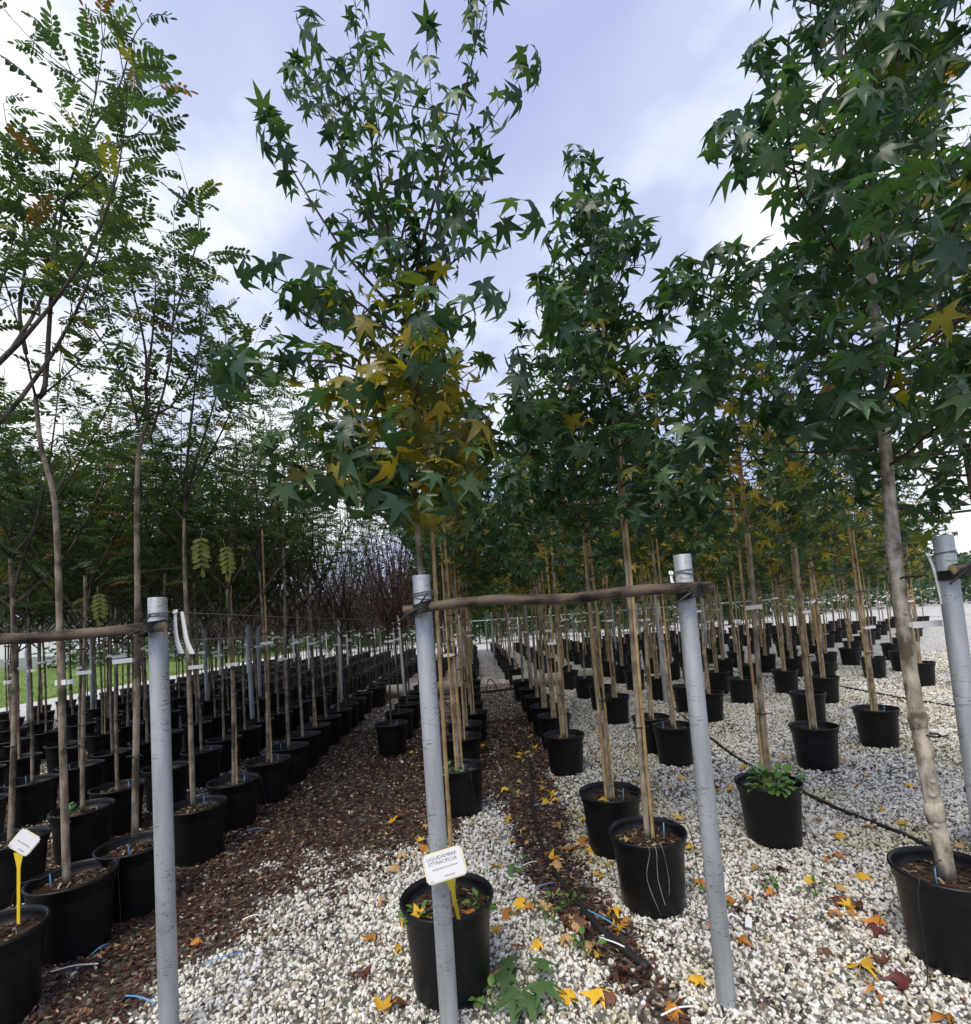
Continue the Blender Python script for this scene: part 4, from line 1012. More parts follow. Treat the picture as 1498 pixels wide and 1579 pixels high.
def text_mesh(txt, size, mat):
    cu = bpy.data.curves.new('lettering', 'FONT'); cu.body = txt; cu.size = size; cu.align_x = 'CENTER'; cu.resolution_u = 2
    o = bpy.data.objects.new('lettering', cu); C.objects.link(o)
    dg = bpy.context.evaluated_depsgraph_get(); me = bpy.data.meshes.new_from_object(o.evaluated_get(dg)); bpy.data.objects.remove(o)
    me.materials.clear(); me.materials.append(mat); return me
def price_card(label, centre, foot, wd, ht, roll, yaw, pitch, lines):
    o = thing('price_card', label, 'price card', tuple(centre)); o.rotation_euler = (0, 0, 0)
    R = Matrix.Rotation(yaw, 3, 'Z') @ Matrix.Rotation(pitch, 3, 'X') @ Matrix.Rotation(roll, 3, 'Y')
    b = bmesh.new(); bmesh.ops.create_cube(b, size=1); bmesh.ops.scale(b, vec=(wd, 0.0025, ht), verts=b.verts)
    bmesh.ops.bevel(b, geom=[e for e in b.edges if abs(e.verts[0].co.y - e.verts[1].co.y) > 0.001], offset=0.012, segments=4, affect='EDGES')
    me = bpy.data.meshes.new('card'); b.to_mesh(me); b.free(); me.materials.append(M['card_edge']); c = link('backing', me, o); c.rotation_euler = R.to_euler()
    V, F = box((0, -0.0028, 0), (wd * 0.93, 0.001, ht * 0.92)); f = MB().add(V, F).build('paper', M['tag'], c, smooth=False)
    for txt, sz, dx, dz in lines:
        me = text_mesh(txt, sz, M['ink'] if sz > 0.012 else M['ink_grey']); t = link('lettering', me, c); t.location = (dx, -0.0037, dz); t.rotation_euler = (PI / 2, 0, 0)
    for x_, z_, l_ in ((0, -ht * 0.06, wd * 0.62), (0.012, -ht * 0.34, wd * 0.26), (-wd * 0.38, -ht * 0.40, wd * 0.05)):
        mb = MB(); q = np.random.default_rng(int(l_ * 1e5)); x = -l_ / 2
        while x < l_ / 2:
            s_ = q.uniform(0.002, 0.005); mb.add(*box((x_ + x + s_ / 2, -0.0035, z_), (s_, 0.0006, 0.0055))); x += s_ + q.uniform(0.001, 0.003)
        mb.build('print', M['ink_grey'], c, smooth=False)
    top = np.array(R @ Vector((0.008, 0.002, -ht / 2))); ft = np.array(foot) - np.array(centre)
    V = []; F = []
    for i, (t, w_) in enumerate(((0.0, 0.042), (0.12, 0.026), (0.22, 0.014), (1.0, 0.012))):
        p = top + (ft - top) * t; V += [p + [-w_ / 2, 0, 0], p + [w_ / 2, 0, 0], p + [w_ / 2, 0.003, 0], p + [-w_ / 2, 0.003, 0]]
        if i: a = 4 * (i - 1); F += [(a + j, a + (j + 1) % 4, a + 4 + (j + 1) % 4, a + 4 + j) for j in range(4)]
    MB().add(V, F).build('stake', M['tag_yellow'], o, smooth=False)
M['card_edge'] = plain('cream_card', (0.80, 0.72, 0.42), 0.5)
cc = aty(686, 1334, 2.0); price_card('white price card on a yellow stake in front of the steel post', cc, (-0.148, 2.22, 0.33), 0.155, 0.105, -0.20, 0.0, -0.25, [('LIQUIDAMBAR', 0.0175, -0.004, 0.026), ('STYRACIFLUA', 0.0175, -0.004, 0.009)])
cc = aty(38, 1299, 2.36); price_card('tilted white price card on a long yellow stake in a compound-leaved tree pot', cc, tuple(aty(28, 1425, 2.36)), 0.095, 0.085, 0.66, 0.25, -0.2, [])

# ------------------------------------------------------------------ pipes and hoses
def hose(name, label, P, R, mat, n=8, group=None, cat='hose'):
    P = np.asarray(P); P = smooth_path(P, 6); R = np.interp(np.linspace(0, 1, len(P)), np.linspace(0, 1, len(np.atleast_1d(R))), np.atleast_1d(R))
    return tag(MB().add(*tube(P, R, n)).build(name, mat), label, cat, group)
def gpx(l, dz): return [tuple(atz(x, y) + np.array([0, 0, dz + float(ground_z(*atz(x, y)[:2]))])) for x, y in l]
hose('irrigation_hose', 'cracked black irrigation hose ending on the gravel near the price-card pot', gpx([(797, 1100), (812, 1150), (820, 1200), (823, 1255), (838, 1315), (872, 1372), (930, 1442), (1000, 1500)], 0.016), [0.012, 0.013, 0.015, 0.022], M['hose'])
hose('irrigation_hose', 'black irrigation hose passing behind the weedy pot', gpx([(1040, 1095), (1095, 1138), (1140, 1172), (1200, 1205), (1290, 1248), (1400, 1292), (1498, 1345), (1560, 1380)], 0.014), 0.016, M['hose'])
hose('irrigation_hose', 'black irrigation hose crossing the gravel behind the wide pots', gpx([(1060, 1020), (1150, 1040), (1250, 1052), (1330, 1066), (1420, 1082), (1520, 1098)], 0.014), 0.018, M['hose'])
hose('irrigation_hose', 'black supply hose crossing the bark aisle between the fat grey pipes', [(-1.6, 11.2, 0.03), (-0.6, 11.25, 0.035), (0.2, 11.2, 0.03), (0.7, 11.3, 0.04), (1.6, 11.3, 0.03)], 0.026, M['hose'])
hose('irrigation_hose', 'thin black feeder tube rising from the supply hose', [(0.15, 11.2, 0.05), (0.2, 11.15, 0.28), (0.32, 11.2, 0.22), (0.38, 11.25, 0.05)], 0.009, M['hose'])
for x0, x1, lab in ((-2.05, -0.5, 'fat grey pipe lying behind the price-card post row'), (0.75, 2.75, 'fat grey pipe lying among the sweetgum pots'), (7.3, 7.9, 'short length of fat grey pipe on the far gravel')):
    th = MB(); y = 11.6 if x0 < 7 else 11.5
    prof = [(0.14, 0), (0.14, x1 - x0), (0.125, x1 - x0), (0.125, 0), (0.14, 0)]; V, F = lathe(prof, 20); V = V[:, [2, 0, 1]] + [x0, y, 0.14]
    tag(MB().add(V, F).build('ground_pipe', M['pipe']), lab, 'pipe')
rt = np.random.default_rng(21)
for i in range(16):
    p = atz(rt.uniform(380, 1250), rt.uniform(1330, 1570)); a = rt.uniform(0, 6.28); P = [p + [0, 0, 0.02]]
    for k in range(4): a += rt.normal(0, 0.5); P.append(P[-1] + np.array([math.cos(a), math.sin(a), 0]) * rt.uniform(0.05, 0.12))
    P = np.array(P); P[:, 2] = ground_z(P[:, 0], P[:, 1]) + 0.018 + 0.012 * rt.random(5)
    hose('drip_line', 'thin black twig-like drip line lying on the gravel', P, 0.0022, M['black'], 4, 'thin black lines on the gravel', 'drip line')

# ------------------------------------------------------------------ plastic strips, weeds, fallen leaves
def strip(px, py, ang, ln, mat, label, group=None):
    p = atz(px, py); b = bmesh.new(); bmesh.ops.create_grid(b, x_segments=8, y_segments=2, size=0.5)
    for v in b.verts: v.co = Vector((v.co.x * ln, v.co.y * 0.008, 0.006 * math.cos(v.co.x * 5) + 0.0015 * abs(v.co.y) * 4))
    r = bmesh.ops.solidify(b, geom=b.faces[:], thickness=0.001)
    me = bpy.data.meshes.new('plastic_strip'); b.to_mesh(me); b.free(); me.materials.append(mat)
    o = link('plastic_strip', me); o.location = (p[0], p[1], float(ground_z(p[0], p[1])) + 0.03); o.rotation_euler = (0.15, 0.05, ang); tag(o, label, 'plastic strip', group)
for px, py, an, ln in ((935, 1430, -0.95, 0.24), (215, 1551, -0.3, 0.17), (156, 1470, 1.3, 0.09), (345, 1487, 0.5, 0.17), (840, 1375, 0.5, 0.14), (1090, 1165, 0.2, 0.12), (835, 1247, 0.1, 0.12), (395, 1285, 0.3, 0.13), (760, 1262, -0.2, 0.1)):
    strip(px, py, an, ln, M['blue'], 'narrow blue plastic strip lying on the ground', 'blue plastic strips')
for px, py, an, ln in ((115, 1501, 0.25, 0.2), (955, 1470, -0.75, 0.2), (820, 1340, 0.4, 0.12), (1045, 1572, 0.3, 0.14), (390, 1420, 0.4, 0.1)):
    strip(px, py, an, ln, M['tag'], 'narrow white plastic strip lying on the ground', 'white plastic strips')
p = atz(1155, 1433); t = thing('fallen_tag', 'white plastic tag lying bent on the gravel by the steel post', 'tag', (p[0], p[1], 0.02)); V, F = box((0, 0, 0.016), (0.03, 0.075, 0.002)); q = MB().add(V, F).build('card', M['tag'], t, smooth=False); q.rotation_euler = (0.15, 0.2, -0.5)
q = MB().add(*tube(smooth_path([(-0.02, 0.02, 0.012), (-0.06, 0.045, 0.03), (-0.10, 0.03, 0.012)], 3), 0.006, 6)).build('loop', M['tag'], t)
def weed(x, y, z, n, size, label, seed, group=None):
    r = np.random.default_rng(seed); o = thing('weed', label, 'weed', (x, y, z), 0, group)
    for i in range(n):
        a = r.uniform(0, 6.28); el = r.uniform(0.2, 1.3); l = size * r.uniform(0.5, 1.0); d = np.array([math.cos(a) * math.cos(el), math.sin(a) * math.cos(el), math.sin(el)])
        key = 'weed_leaf'
        if key not in LEAFME: LEAFME[key] = [MB().add(np.concatenate([[(0, 0, 0)], np.array([(s_ * w_, t_, -0.15 * t_ * t_ + 0.06 * abs(s_) * w_ * 4) for t_, w_ in ((0.12, 0.17), (0.35, 0.33), (0.6, 0.32), (0.85, 0.17)) for s_ in (-1, 0, 1)]), [(0, 1.0, -0.2)]]),
                [(0, 2, 1), (0, 3, 2), (1, 2, 5, 4), (2, 3, 6, 5), (4, 5, 8, 7), (5, 6, 9, 8), (7, 8, 11, 10), (8, 9, 12, 11), (10, 11, 13), (11, 12, 13)]).mesh('weed_leaf', M['weed'])]
        st = MB().add(*tube([(0, 0, 0), d * l * 0.5, d * l], 0.0016, 4, cap=False)).build('stem', M['weed'], o)
        dd = d + np.array([0, 0, -0.5]); X, Y, Z = frames(dd[None], r, 0.4); s = size * r.uniform(0.35, 0.6); P = d * l
        lf = bpy.data.objects.new('leaf', LEAFME[key][0]); C.objects.link(lf)
        lf.matrix_local = Matrix(((X[0, 0] * s, Y[0, 0] * s, Z[0, 0] * s, P[0]), (X[0, 1] * s, Y[0, 1] * s, Z[0, 1] * s, P[1]), (X[0, 2] * s, Y[0, 2] * s, Z[0, 2] * s, P[2]), (0, 0, 0, 1))); lf.parent = o
weed(1.93 - 0.06, 3.40, 0.34, 34, 0.15, 'bushy green weed filling the pot of the two-stemmed sweetgum', 1)
weed(1.93 + 0.08, 3.45, 0.34, 12, 0.10, 'small green weed at the edge of the weed-filled pot', 2)
weed(-0.33, 2.30, 0.335, 12, 0.075, 'green weed in the pot behind the price card', 3)
weed(-0.06, 2.30, 0.335, 10, 0.075, 'green weed hanging at the rim of the price-card pot', 4)
weed(-0.28, 4.36, 0.335, 10, 0.12, 'green weed in the pot just beyond the price-card post', 5)
weed(-3.10, 3.95, 0.335, 8, 0.12, 'green weed in a pot of the second row from the bark aisle', 6)
for i, (px, py) in enumerate(((880, 1400), (845, 1415), (800, 1345), (905, 1475), (1190, 1362), (1260, 1385), (760, 1560), (1110, 1385), (1465, 1390))):
    p = atz(px, py); weed(p[0], p[1], float(ground_z(p[0], p[1])) + 0.01, 9, 0.08, 'low green weed growing through the gravel', 20 + i, 'weeds in the gravel')
# green sprig on the gravel
p = atz(812, 1540); sp_ = thing('fallen_sprig', 'green sweetgum sprig lying on the gravel beside the price-card pot', 'sprig', (p[0], p[1], 0.03)); r = np.random.default_rng(8)
MB().add(*tube(smooth_path([(0.02, 0.14, 0.0), (0.0, 0.05, 0.015), (-0.02, -0.05, 0.01)], 3), 0.0025, 5)).build('twig', M['twig_green'], sp_)
FLAT = [star_leaf(200 + i, math.radians(p_), 0, 0.45, 0.28, 19) for i, p_ in enumerate((4, 10, -6, 16))]
PP = np.array([(0, 0.05, 0.02), (0, 0.02, 0.02), (-0.01, 0.0, 0.02), (-0.02, -0.04, 0.02), (0.0, 0.08, 0.02), (0.01, 0.1, 0.01)]); DD = np.array([(-0.9, -0.3, 0.15), (0.6, -0.7, 0.15), (-0.3, -1, 0.1), (0.2, -1, 0.1), (0.9, 0.1, 0.2), (-0.8, 0.4, 0.2)])
leaf_objects(FLAT, 'flat_leaf', PP, DD, np.array([0.18, 0.2, 0.2, 0.17, 0.16, 0.15]), np.tile((0.09, 0.17, 0.065), (6, 1)) * r.uniform(0.8, 1.2, (6, 1)), r, sp_, M['leaf_obj'], 0.15)
FALLEN = {}
for i in range(8):
    V, F = star_leaf(300 + i, math.radians(0), 0, 0.5, 0.26 + 0.015 * (i % 4), 18 + (i % 3) * 2); V = V - [0, 0.5, 0.10]; q = np.random.default_rng(i); cu = q.uniform(-0.6, 1.3)
    V[:, 2] += cu * (V[:, 0] ** 2 + V[:, 1] ** 2) * 0.6 + 0.10 * np.sin(V[:, 0] * 7 + i) + 0.07 * np.sin(V[:, 1] * 9 + 2 * i); FALLEN[i] = MB().add(V, F).mesh('fallen_leaf', M['dry_leaf'])
FC = {'yellow': (0.68, 0.40, 0.03), 'orange': (0.50, 0.20, 0.03), 'tan': (0.50, 0.32, 0.14), 'brown': (0.14, 0.055, 0.03), 'dark red': (0.11, 0.022, 0.02)}
rl = np.random.default_rng(77)
def fallen(x, y, z, colour, size, where, tilt=0.25):
    o = bpy.data.objects.new('fallen_leaf', FALLEN[int(rl.integers(0, 8))]); C.objects.link(o)
    o.location = (x, y, z); o.rotation_euler = (rl.normal(0, tilt), rl.normal(0, tilt), rl.uniform(0, 6.28)); o.scale = (size * 1.2 * rl.uniform(0.8, 1.15), size * 1.2 * rl.uniform(0.8, 1.15), size * 1.2)
    c = np.array(FC[colour]) * rl.uniform(0.75, 1.15); o.color = (c[0], c[1], c[2], 1)
    tag(o, f'{colour} star-shaped leaf lying on the {where}', 'fallen leaf', f'{colour} leaves on the {where}')
SEEN = [(618, 1262, 'yellow', 0.12), (598, 1264, 'yellow', 0.07), (420, 1442, 'tan', 0.08), (304, 1455, 'orange', 0.09), (620, 1325, 'tan', 0.1), (613, 1348, 'tan', 0.1), (650, 1302, 'yellow', 0.07), (590, 1402, 'tan', 0.09), (575, 1456, 'orange', 0.09), (617, 1470, 'yellow', 0.07), (556, 1515, 'brown', 0.1), (592, 1567, 'yellow', 0.09), (615, 1557, 'brown', 0.08), (620, 1432, 'yellow', 0.07), (768, 1343, 'yellow', 0.09), (806, 1402, 'yellow', 0.11), (840, 1405, 'tan', 0.09), (778, 1417, 'orange', 0.1), (770, 1443, 'yellow', 0.09), (797, 1470, 'orange', 0.07), (830, 1465, 'yellow', 0.09), (756, 1515, 'tan', 0.1), (852, 1411, 'tan', 0.06), (845, 1240, 'yellow', 0.11), (780, 1221, 'yellow', 0.1), (879, 1316, 'orange', 0.11), (900, 1304, 'orange', 0.12), (914, 1316, 'yellow', 0.08), (862, 1340, 'tan', 0.09), (848, 1330, 'yellow', 0.1), (942, 1338, 'yellow', 0.08), (948, 1407, 'yellow', 0.11), (960, 1430, 'orange', 0.07), (990, 1442, 'orange', 0.07), (886, 1434, 'brown', 0.12), (902, 1443, 'brown', 0.1), (915, 1470, 'tan', 0.09), (873, 1458, 'tan', 0.08), (922, 1480, 'yellow', 0.08), (950, 1512, 'brown', 0.14), (925, 1545, 'yellow', 0.12), (880, 1550, 'yellow', 0.1), (945, 1548, 'brown', 0.09), (1040, 1567, 'orange', 0.11), (1079, 1522, 'yellow', 0.09), (1012, 1398, 'tan', 0.08), (1070, 1311, 'yellow', 0.08), (1075, 1190, 'yellow', 0.06), (1147, 1186, 'yellow', 0.09), (1290, 1323, 'orange', 0.07), (1331, 1358, 'yellow', 0.09), (1298, 1375, 'tan', 0.07), (1205, 1345, 'brown', 0.1), (1250, 1362, 'yellow', 0.06), (1292, 1398, 'dark red', 0.11), (1325, 1400, 'brown', 0.09), (1318, 1415, 'orange', 0.08), (1358, 1428, 'orange', 0.09), (1355, 1438, 'dark red', 0.09), (1288, 1414, 'orange', 0.06), (1140, 1405, 'brown', 0.1), (1190, 1380, 'orange', 0.08), (1330, 1502, 'yellow', 0.13), (1352, 1535, 'orange', 0.11), (1400, 1522, 'dark red', 0.11), (1280, 1477, 'brown', 0.07), (1365, 1490, 'brown', 0.09), (1141, 1453, 'orange', 0.07), (1152, 1386, 'orange', 0.07), (1460, 1575, 'orange', 0.09), (1185, 1240, 'tan', 0.08), (860, 1275, 'tan', 0.1), (900, 1270, 'yellow', 0.08), (1060, 1345, 'tan', 0.07), (1300, 1295, 'yellow', 0.08), (1265, 1268, 'orange', 0.07), (1395, 1275, 'yellow', 0.08)]
for px, py, c, s in SEEN:
    p = atz(px, py); fallen(p[0], p[1], float(ground_z(p[0], p[1])) + 0.026, c, s, 'bark mulch' if mulch(p[0], p[1]) > 0.5 else 'white gravel')
for i in range(190):
    y = 2.6 + 6.0 * rl.random() ** 1.2; x = rl.choice([-0.2, 0.85, 0.85, 1.93, 3.1, 0.3]) + rl.normal(0, 0.45)
    if any((x - a) ** 2 + (y - b_) ** 2 < 0.05 for a, b_, _ in POTS): continue
    fallen(x, y, float(ground_z(x, y)) + 0.024, rl.choice(['yellow', 'yellow', 'tan', 'tan', 'orange', 'brown']), rl.uniform(0.05, 0.1), 'bark mulch' if mulch(x, y) > 0.5 else 'white gravel')
fallen(-0.33, 2.27, 0.375, 'yellow', 0.10, 'soil of the price-card pot', 0.6); fallen(0.78, 3.43, 0.36, 'yellow', 0.09, 'soil of the half-hidden pot'); fallen(0.74, 2.83, 0.36, 'tan', 0.08, 'soil of the pot with hanging roots'); fallen(-0.1, 2.28, 0.36, 'orange', 0.08, 'soil of the price-card pot')
# roots hanging over a rim
for i in range(3):
    dx = 0.79 + 0.035 * i; P = [(dx, 2.75, 0.345), (dx + 0.0, 2.685, 0.394), (dx + 0.01, 2.668, 0.36), (dx + 0.02 * (i - 0.4), 2.69, 0.22), (dx + 0.05 - 0.01 * i, 2.70, 0.03 + 0.05 * i)]
    hose('hanging_root', 'thin pale root hanging over the rim of a black pot', P, 0.0014, M['bark_pale'], 5, 'hanging roots', 'root')

# ------------------------------------------------------------------ loose stones and chips
rs = np.random.default_rng(99)
def rand_col(n, palette, weights, var):
    k = rs.choice(len(palette), n, p=weights); return np.array(palette)[k] * rs.uniform(1 - var, 1 + var, (n, 1))
px_, pr_, ps_, pc_ = [], [], [], []; cx_, cr_, cs_, cc_ = [], [], [], []
for y0, y1, dens, smin, smax, cd in ((1.6, 4.3, 5200, 0.009, 0.023, 3600), (4.3, 8.2, 2000, 0.014, 0.028, 1600), (8.2, 12.5, 500, 0.022, 0.036, 500)):
    X, Y = strew(rs, y0, y1, dens * 2); m_ = mulch(X, Y); k = (rs.random(len(X)) > sstep(0.0, 0.85, m_) * 0.985) & (rs.random(len(X)) < 0.62); X, Y = X[k], Y[k]; n = len(X)
    s = rs.uniform(0, 1, n) ** 1.6 * (smax - smin) + smin; z = ground_z(X, Y) + s * rs.uniform(0.05, 0.45, n)
    moss = sstep(0.44, 0.58, fbm(X, Y, 0.8, 12)) * (X > 0.3)
    c = rand_col(n, [(0.82, 0.81, 0.77), (0.74, 0.71, 0.63), (0.52, 0.49, 0.43), (0.28, 0.27, 0.25), (0.10, 0.095, 0.09), (0.45, 0.38, 0.26)], [0.40, 0.25, 0.14, 0.09, 0.06, 0.06], 0.18)
    c = np.clip(c, 0, 0.86); c = c * (1 - moss[:, None] * (1 - np.array((0.74, 0.70, 0.44))) * rs.random((n, 1)) ** 0.8 * np.interp(Y, [4, 7], [1, 0.5])[:, None])
    px_.append(np.stack([X, Y, z], 1)); pr_.append(rs.uniform(0, 6.28, (n, 3)) * [0.25, 0.25, 1]); ps_.append(s[:, None] * rs.uniform(0.75, 1.3, (n, 3))); pc_.append(c)
    X, Y = strew(rs, y0, y1, cd * 2); m_ = mulch(X, Y); k = (rs.random(len(X)) < np.clip(m_, 0.035, 1)) & (rs.random(len(X)) < 0.62); X, Y = X[k], Y[k]; n = len(X)
    l = rs.uniform(0.015, 0.05, n) * (1.0 if y0 < 4 else 1.25); z = ground_z(X, Y) + rs.uniform(0.004, 0.02, n)
    c = rand_col(n, [(0.034, 0.017, 0.014), (0.070, 0.030, 0.024), (0.110, 0.050, 0.038), (0.22, 0.13, 0.075), (0.48, 0.36, 0.22)], [0.32, 0.31, 0.18, 0.11, 0.08], 0.3)
    cx_.append(np.stack([X, Y, z], 1)); cr_.append(np.stack([rs.normal(0, 0.3, n), rs.normal(0, 0.3, n), rs.uniform(0, 6.28, n)], 1)); cs_.append(np.stack([l, l * rs.uniform(0.25, 0.6, n), l * rs.uniform(0.25, 0.5, n)], 1)); cc_.append(c)
for lst in (('gravel', px_, pr_, ps_, pc_, pebble_meshes(7, M['pebble'])), ('bark_mulch', cx_, cr_, cs_, cc_, chip_meshes(7, M['chip']))):
    P, R_, S_, Cc = [np.concatenate(q) for q in lst[1:5]]
    scatter(lst[0], P, R_, S_, rs.integers(0, 7, len(P)), Cc, lst[5], label={'gravel': 'loose white and grey gravel stones', 'bark_mulch': 'dark red-brown bark chips covering the aisle'}[lst[0]], cat={'gravel': 'gravel', 'bark_mulch': 'bark mulch'}[lst[0]])

# ------------------------------------------------------------------ far ground, buildings, conifers, hills
def sheet(name, pts, z, mat):
    me = bpy.data.meshes.new(name); me.from_pydata([(x, y, z) for x, y in pts], [], [tuple(range(len(pts)))]); me.materials.append(mat); return tag(link(name, me), kind='structure')
M['grass'] = plain('field_grass', (0.13, 0.20, 0.045), 0.9, var=0.35, scale=0.6, bump=0.3, spec=0.1)
M['road'] = plain('pale_gravel_road', (0.50, 0.49, 0.47), 0.9, var=0.15, scale=3.0, bump=0.3, spec=0.2)
sheet('field', [(-14.0, 8), (-14.6, 90), (-400, 90), (-400, 8)], 0.008, M['grass'])
sheet('gravel_road', [(-14.0, 8), (-11.2, 8), (-11.4, 26.3), (40, 26.3), (40, 30.2), (-11.8, 30.2), (-12.4, 90), (-14.6, 90)], 0.014, M['road'])
# tufts of grass along the field edge
rg2 = np.random.default_rng(3); mb = MB(); n = 9000; X = -14.2 - 26 * rg2.random(n) ** 1.6; Y = rg2.uniform(10, 50, n)
h = rg2.uniform(0.05, 0.16, n); a = rg2.uniform(0, 6.28, n); dx, dy = np.cos(a) * 0.02, np.sin(a) * 0.02
Vg = np.stack([np.stack([X - dx, Y - dy, 0 * X], 1), np.stack([X + dx, Y + dy, 0 * X], 1), np.stack([X + rg2.normal(0, 0.04, n), Y, h], 1)], 1).reshape(-1, 3)
colg = np.repeat(np.array((0.13, 0.20, 0.05)) * rg2.uniform(0.6, 1.4, (n, 1)), 3, axis=0); mb.add_arr(Vg, np.arange(3 * n).reshape(-1, 3), colg)
tag(mb.build('grass', M['leaf'], color=True), 'short green grass of the field beyond the pale path', 'grass', None, 'stuff')
M['needles'] = M['leaf']
def conifer_kind(seed, H, R0, dark):
    r = np.random.default_rng(seed); n = 2600; t = r.random(n) ** 0.75; z = 0.15 + t * (H - 0.15); rad = R0 * (1 - t) ** 0.8 * np.sqrt(r.uniform(0.25, 1, n)) * r.uniform(0.75, 1.12, n); a = r.uniform(0, 6.28, n)
    P = np.stack([rad * np.cos(a), rad * np.sin(a), z], 1); D = np.stack([np.cos(a), np.sin(a), r.uniform(0.2, 1.4, n)], 1) + r.normal(0, 0.25, (n, 3))
    col = np.array((0.045, 0.095, 0.03) if not dark else (0.03, 0.07, 0.035)) * r.uniform(0.5, 1.5, (n, 1)); mb = MB(); add_leaves(mb, OVAL[:2], P, D, 0.2 * r.uniform(0.6, 1.2, n), col, r, 1.0)
    return mb.mesh('crown', M['leaf'], color=True), MB().add(*tube([(0, 0, 0), (0, 0, H * 0.6)], [0.06, 0.02], 6)).mesh('trunk', M['bark_dark'])
CON = [conifer_kind(i, (3.2, 3.8, 2.9)[i], (0.8, 0.9, 0.75)[i], i == 1) for i in range(3)]
for i in range(26):
    x = -9 + i * 1.15 + rg2.normal(0, 0.2); y = 33.2 + (i % 2) * 1.6 + rg2.normal(0, 0.2)
    t = thing('conifer', 'bushy green conifer behind the pale rail fence at the end of the aisles', 'conifer', (x, y, 0), rg2.uniform(0, 6), 'conifers at the end of the aisles'); c_, tr_ = CON[i % 3]
    tag(link('crown', c_, t), kind='stuff'); link('trunk', tr_, t)
f = thing('rail_fence', 'thin pale rail fence in front of the conifers', 'fence', (-9, 31.2, 0))
for i in range(11): MB().add(*tube([(i * 2.9, 0, 0), (i * 2.9, 0, 1.55)], 0.025, 6)).build('fence_post', M['galv'], f)
for z in (1.5,): MB().add(*tube([(-0.5, 0, z), (29.5, 0, z)], 0.025, 6)).build('rail', M['galv'], f)
# a far-off wood closing the view behind the beds
mb = MB(); n = 26000; X = rg2.uniform(-34, 80, n); Y = rg2.uniform(40, 62, n); top = 2.6 + 2.4 * fbm(X, Y * 0 + 5, 6.0, 2) + np.interp(X, [-34, -12, 5, 80], [-1.4, -0.6, 0.2, 1.2]); Z = top * rg2.random(n) ** 1.1
a = rg2.uniform(0, 6.28, n); D = np.stack([np.cos(a), np.sin(a), rg2.uniform(-0.5, 1, n)], 1); col = np.array((0.04, 0.075, 0.03)) * rg2.uniform(0.4, 1.6, (n, 1))
add_leaves(mb, OVAL, np.stack([X, Y, Z], 1), D, rg2.uniform(0.35, 0.8, n), col, rg2, 1.0)
tag(mb.build('far_wood', M['leaf'], color=True), 'dark green belt of far-off trees behind the nursery beds', 'wood', None, 'stuff')
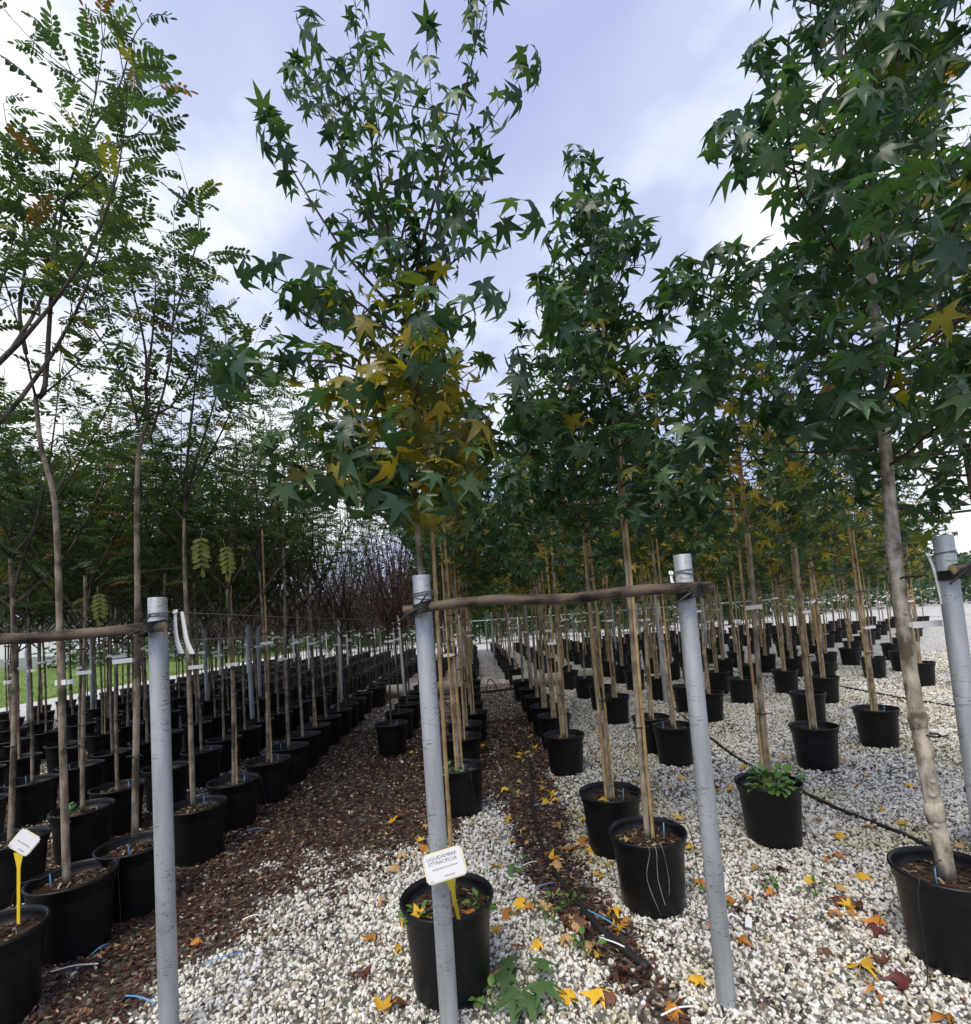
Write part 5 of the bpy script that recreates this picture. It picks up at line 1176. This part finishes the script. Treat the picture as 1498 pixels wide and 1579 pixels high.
# low greenhouses
M['ghwhite'] = plain('greenhouse_cover', (0.72, 0.74, 0.76), 0.4); M['ghbase'] = plain('greenhouse_base', (0.30, 0.31, 0.33), 0.7); M['ghframe'] = plain('greenhouse_frame', (0.45, 0.46, 0.47), 0.5)
def greenhouse(x, y, w_, d_, h, label):
    o = thing('greenhouse', label, 'greenhouse', (x, y, 0))
    MB().add(*box((0, 0, 0.5), (w_, d_, 1.0))).build('base_wall', M['ghbase'], o, smooth=False)
    nb = max(2, int(w_ / 7)); bw = w_ / nb
    for i in range(nb):
        V = []; F = []; k = 10; cx = -w_ / 2 + bw * (i + 0.5)
        for yy in (-d_ / 2, d_ / 2):
            for j in range(k + 1): aa = PI * j / k; V.append((cx + bw / 2 * math.cos(aa) * 0.995, yy, 1.0 + (h - 1.0) * math.sin(aa) ** 0.8))
        for j in range(k): F.append((j, j + 1, k + 2 + j, k + 1 + j))
        F.append(tuple(range(k + 1))); F.append(tuple(reversed(range(k + 1, 2 * k + 2))))
        MB().add(V, F).build('arched_cover', M['ghwhite'], o, smooth=False)
        MB().add(*box((cx, -d_ / 2 - 0.03, 1.0 + (h - 1) * 0.45), (0.12, 0.05, (h - 1) * 0.9))).build('frame_bar', M['ghframe'], o, smooth=False)
        MB().add(*box((cx - bw / 2 + 0.1, -d_ / 2 - 0.06, 0.8), (0.12, 0.06, 1.6))).build('frame_post', M['ghframe'], o, smooth=False)
greenhouse(-52, 62, 40, 12, 3.1, 'long low white greenhouse with arched bays beyond the green field')
greenhouse(-22.5, 74, 14, 10, 2.9, 'smaller white greenhouse beyond the end of the pale path')
h_ = thing('house', 'small terracotta-walled house with a tiled roof far beyond the field', 'house', (-34, 96, 0)); M['terra'] = plain('terracotta_wall', (0.50, 0.26, 0.15), 0.8, var=0.1, scale=2); M['tiles'] = plain('roof_tiles', (0.26, 0.12, 0.08), 0.8, var=0.2, scale=6)
MB().add(*box((0, 0, 1.5), (9, 7, 3.0))).build('wall', M['terra'], h_, smooth=False)
MB().add([(-4.9, -3.9, 3.0), (4.9, -3.9, 3.0), (4.9, 3.9, 3.0), (-4.9, 3.9, 3.0), (-4.9, 0, 4.7), (4.9, 0, 4.7)], [(0, 1, 5, 4), (2, 3, 4, 5), (0, 4, 3), (1, 2, 5), (0, 3, 2, 1)]).build('roof', M['tiles'], h_, smooth=False)
for x in (-2.8, 2.8): MB().add(*box((x, -3.53, 1.7), (1.1, 0.08, 1.2))).build('window', M['ghbase'], h_, smooth=False)
MB().add(*box((0, -3.53, 1.05), (1.0, 0.08, 2.1))).build('door', M['pole_wood'], h_, smooth=False)
# hills
M['hill'] = plain('wooded_hill', (0.10, 0.135, 0.12), 0.95, var=0.25, scale=0.02, spec=0.05)
V = []; F = []; n = 80
for i in range(n + 1):
    x = -1500 + 3000 * i / n; hh = 26 + 60 * float(fbm(np.array([x]), np.array([3.0]), 420.0, 6)[0]) + (18 if x < -300 else 0)
    V += [(x, 950, -2), (x, 1020, hh * 0.7), (x, 1100, hh), (x, 1400, -2)]
for i in range(n):
    for j in range(3): a = i * 4 + j; F.append((a, a + 4, a + 5, a + 1))
tag(MB().add(V, F).build('hills', M['hill']), kind='structure')
